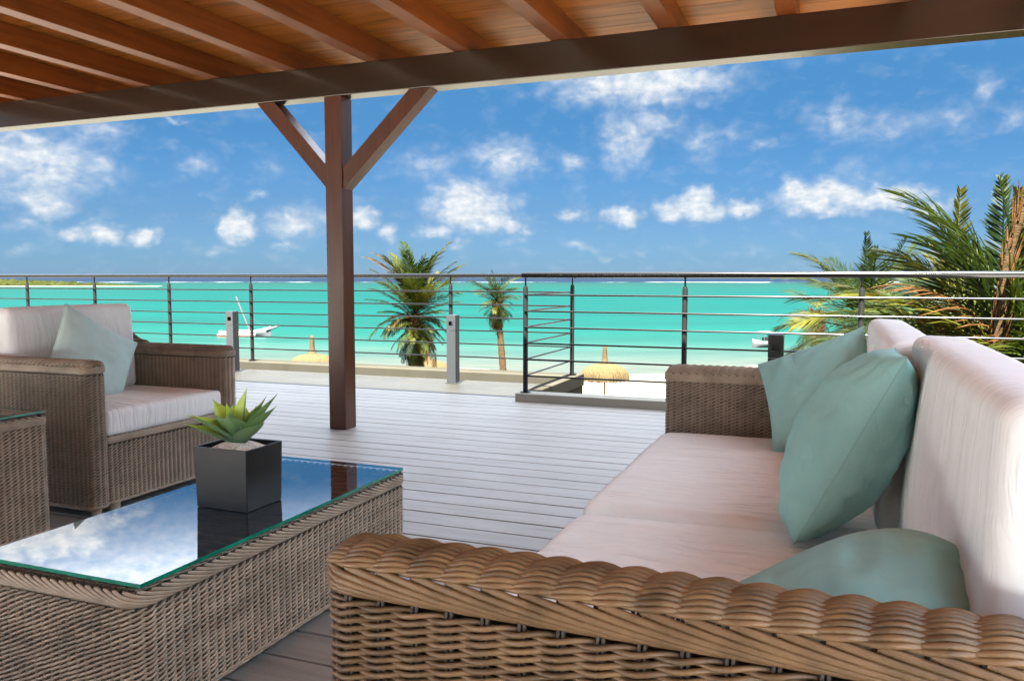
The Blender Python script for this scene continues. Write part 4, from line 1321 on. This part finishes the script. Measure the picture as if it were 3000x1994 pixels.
# ------------------------------------------------------------------ THATCHED UMBRELLAS
def umbrella_meshes():
    n = 96
    prof = []
    for i in range(13):
        t = i / 12
        an = t * PI / 2
        r = 1.22 * math.sin(an) ** 0.85 * 0.97 + 0.05
        z = 0.74 * math.cos(an) ** 0.95
        prof.append((r, z))
    prof.append((1.24, -0.10)); prof.append((1.17, -0.04)); prof.append((0.6, 0.45))
    V = []; F = []
    rj = random.Random(3)
    ph = [rj.uniform(0.97, 1.035) for _ in range(n)]
    for k, (r, z) in enumerate(prof):
        for i in range(n):
            a = 2 * PI * i / n
            rr = r * (1 + 0.022 * (1 if i % 2 else -1)) * (ph[i] if k > 8 else 1)
            V.append((rr * math.cos(a), rr * math.sin(a), z + (0.04 * rj.uniform(-1, 1) if k in (12, 13) else 0)))
    for k in range(len(prof) - 1):
        for i in range(n):
            j = (i + 1) % n
            F.append((k * n + i, k * n + j, (k + 1) * n + j, (k + 1) * n + i))
    can = mesh('canopy', V, F, M_thatch, False)
    fin = lathe([(0.30, 0.66), (0.22, 0.78), (0.15, 0.90), (0.125, 1.1), (0.11, 1.35), (0.10, 1.55), (0.085, 1.66), (0.0, 1.70)], 18, 'finial', M_thatch, 0.12)
    pole = lathe([(0.055, -2.3), (0.05, 0.6)], 12, 'pole', M_pole)
    return can, fin, pole
UM = umbrella_meshes()
def umbrella(x, y, ztop_rim, label, sc=1.0):
    root = empty('thatched_umbrella', (x, y, ztop_rim), label=label, cat='beach umbrella', group='thatched umbrellas on the sand')
    for n_, me in zip(('canopy', 'finial', 'pole'), UM):
        o = link(n_, me, root)
    root.scale = (sc, sc, sc)
umbrella(-24.88, 35.12, -3.63, 'straw umbrella on the sand just left of the timber post', 1.0)
umbrella(-18.42, 35.5, -3.70, 'straw umbrella standing behind the bushy palm trunk', 0.95)
umbrella(-21.75, 32.4, -3.95, 'straw umbrella mostly hidden behind the timber post', 0.95)
umbrella(-10.82, 40.58, -4.12, 'straw umbrella with its pole in view beyond the nearer railing', 1.0)
umbrella(8.76, 48.32, -5.25, 'straw umbrella whose tip peeps over the far sofa pillow', 1.0)

# ------------------------------------------------------------------ BOATS
def hull_mesh(L, B, Hh, m, sheer=0.25, tip=0.0):
    V = []; F = []
    n, k = 20, 8
    for i in range(n + 1):
        t = i / n
        x = (t - 0.5) * L
        bw = B / 2 * (math.sin(PI * min(1, 0.12 + t * 0.88)) ** 0.6 if t < 0.999 else 0.02)
        bw = max(0.02, B / 2 * (1 - abs(2 * t - 0.8) ** 2.6)) if t > 0.4 else B / 2 * (0.72 + 0.28 * math.sin(PI * t / 0.8))
        zt = Hh + sheer * (2 * t - 0.7) ** 2 + tip * t ** 6
        for j in range(k + 1):
            an = PI * j / k
            V.append((x, bw * math.cos(an), zt - (zt + 0.15) * math.sin(an) ** 0.7))
    for i in range(n):
        for j in range(k):
            a = i * (k + 1) + j
            F.append((a, a + 1, a + k + 2, a + k + 1))
    # deck
    for i in range(n):
        a = i * (k + 1)
        F.append((a, a + k + 1, a + 2 * k + 1, a + k))
    F.append(tuple(range(k, -1, -1)))
    return mesh('hull', V, F, m)
sb_ = empty('sailboat', (-67.0, 80.8, SEA_Z), YAW, label='white outrigger sailboat with a bare leaning mast on the lagoon at the left', cat='sailboat')
link('hull', hull_mesh(6.3, 1.1, 0.55, M_boat, 0.28, 0.25), sb_)
o = link('outrigger', hull_mesh(4.6, 0.35, 0.3, M_boat_r, 0.1), sb_); o.location = (-0.6, -1.5, 0)
a = Acc(); a.tube([(2.6, 0, 0.72), (4.1, 0, 1.22)], [0.16, 0.10], 8); a.build('bowsprit', M_boat, sb_)
a = Acc(); a.tube([(0.6, 0, 0.5), (-0.35, 0, 3.0), (-1.05, 0, 4.85)], [0.11, 0.11, 0.13], 8); a.build('mast', M_boat, sb_)
a = Acc(); a.tube([(-0.35, 0, 3.0), (3.0, 0, 0.8)], 0.012, 4); a.tube([(-1.0, 0, 4.7), (-2.4, 0, 0.6)], 0.012, 4); a.build('rigging', M_boat, sb_)
for x in (-0.9, 0.9):
    a = Acc(); a.tube([(x, 0, 0.6), (x, -1.5, 0.45)], 0.05, 6); a.build('cross_beam', M_boat_r, sb_)
box('cockpit', -1.8, 1.0, -0.32, 0.32, 0.5, 0.78, M_boat, sb_, bev=0.08)

mb = empty('motorboat', (-6.35, 87.5, SEA_Z), YAW + math.radians(205), label='small white motorboat with a canopy, beside the bollard painted black as shade', cat='motorboat')
link('hull', hull_mesh(5.0, 2.0, 0.75, M_boat, 0.22, 0.1), mb)
box('console', -0.4, 0.3, -0.35, 0.35, 0.6, 1.3, M_boat, mb, bev=0.08)
box('canopy', -1.2, 0.8, -0.8, 0.8, 1.95, 2.05, M_boat, mb, bev=0.04)
for (x, y) in ((-1.1, -0.7), (-1.1, 0.7), (0.7, -0.7), (0.7, 0.7)):
    a = Acc(); a.tube([(x, y, 0.7), (x, y, 1.96)], 0.035, 6); a.build('canopy_pole', M_boat, mb)
box('outboard', -2.85, -2.5, -0.2, 0.2, 0.25, 1.15, M_boat_d, mb, bev=0.06)
box('bench', -2.0, -1.4, -0.7, 0.7, 0.6, 0.95, M_boat_d, mb, bev=0.05)

mb.scale = (0.68, 0.68, 0.8)
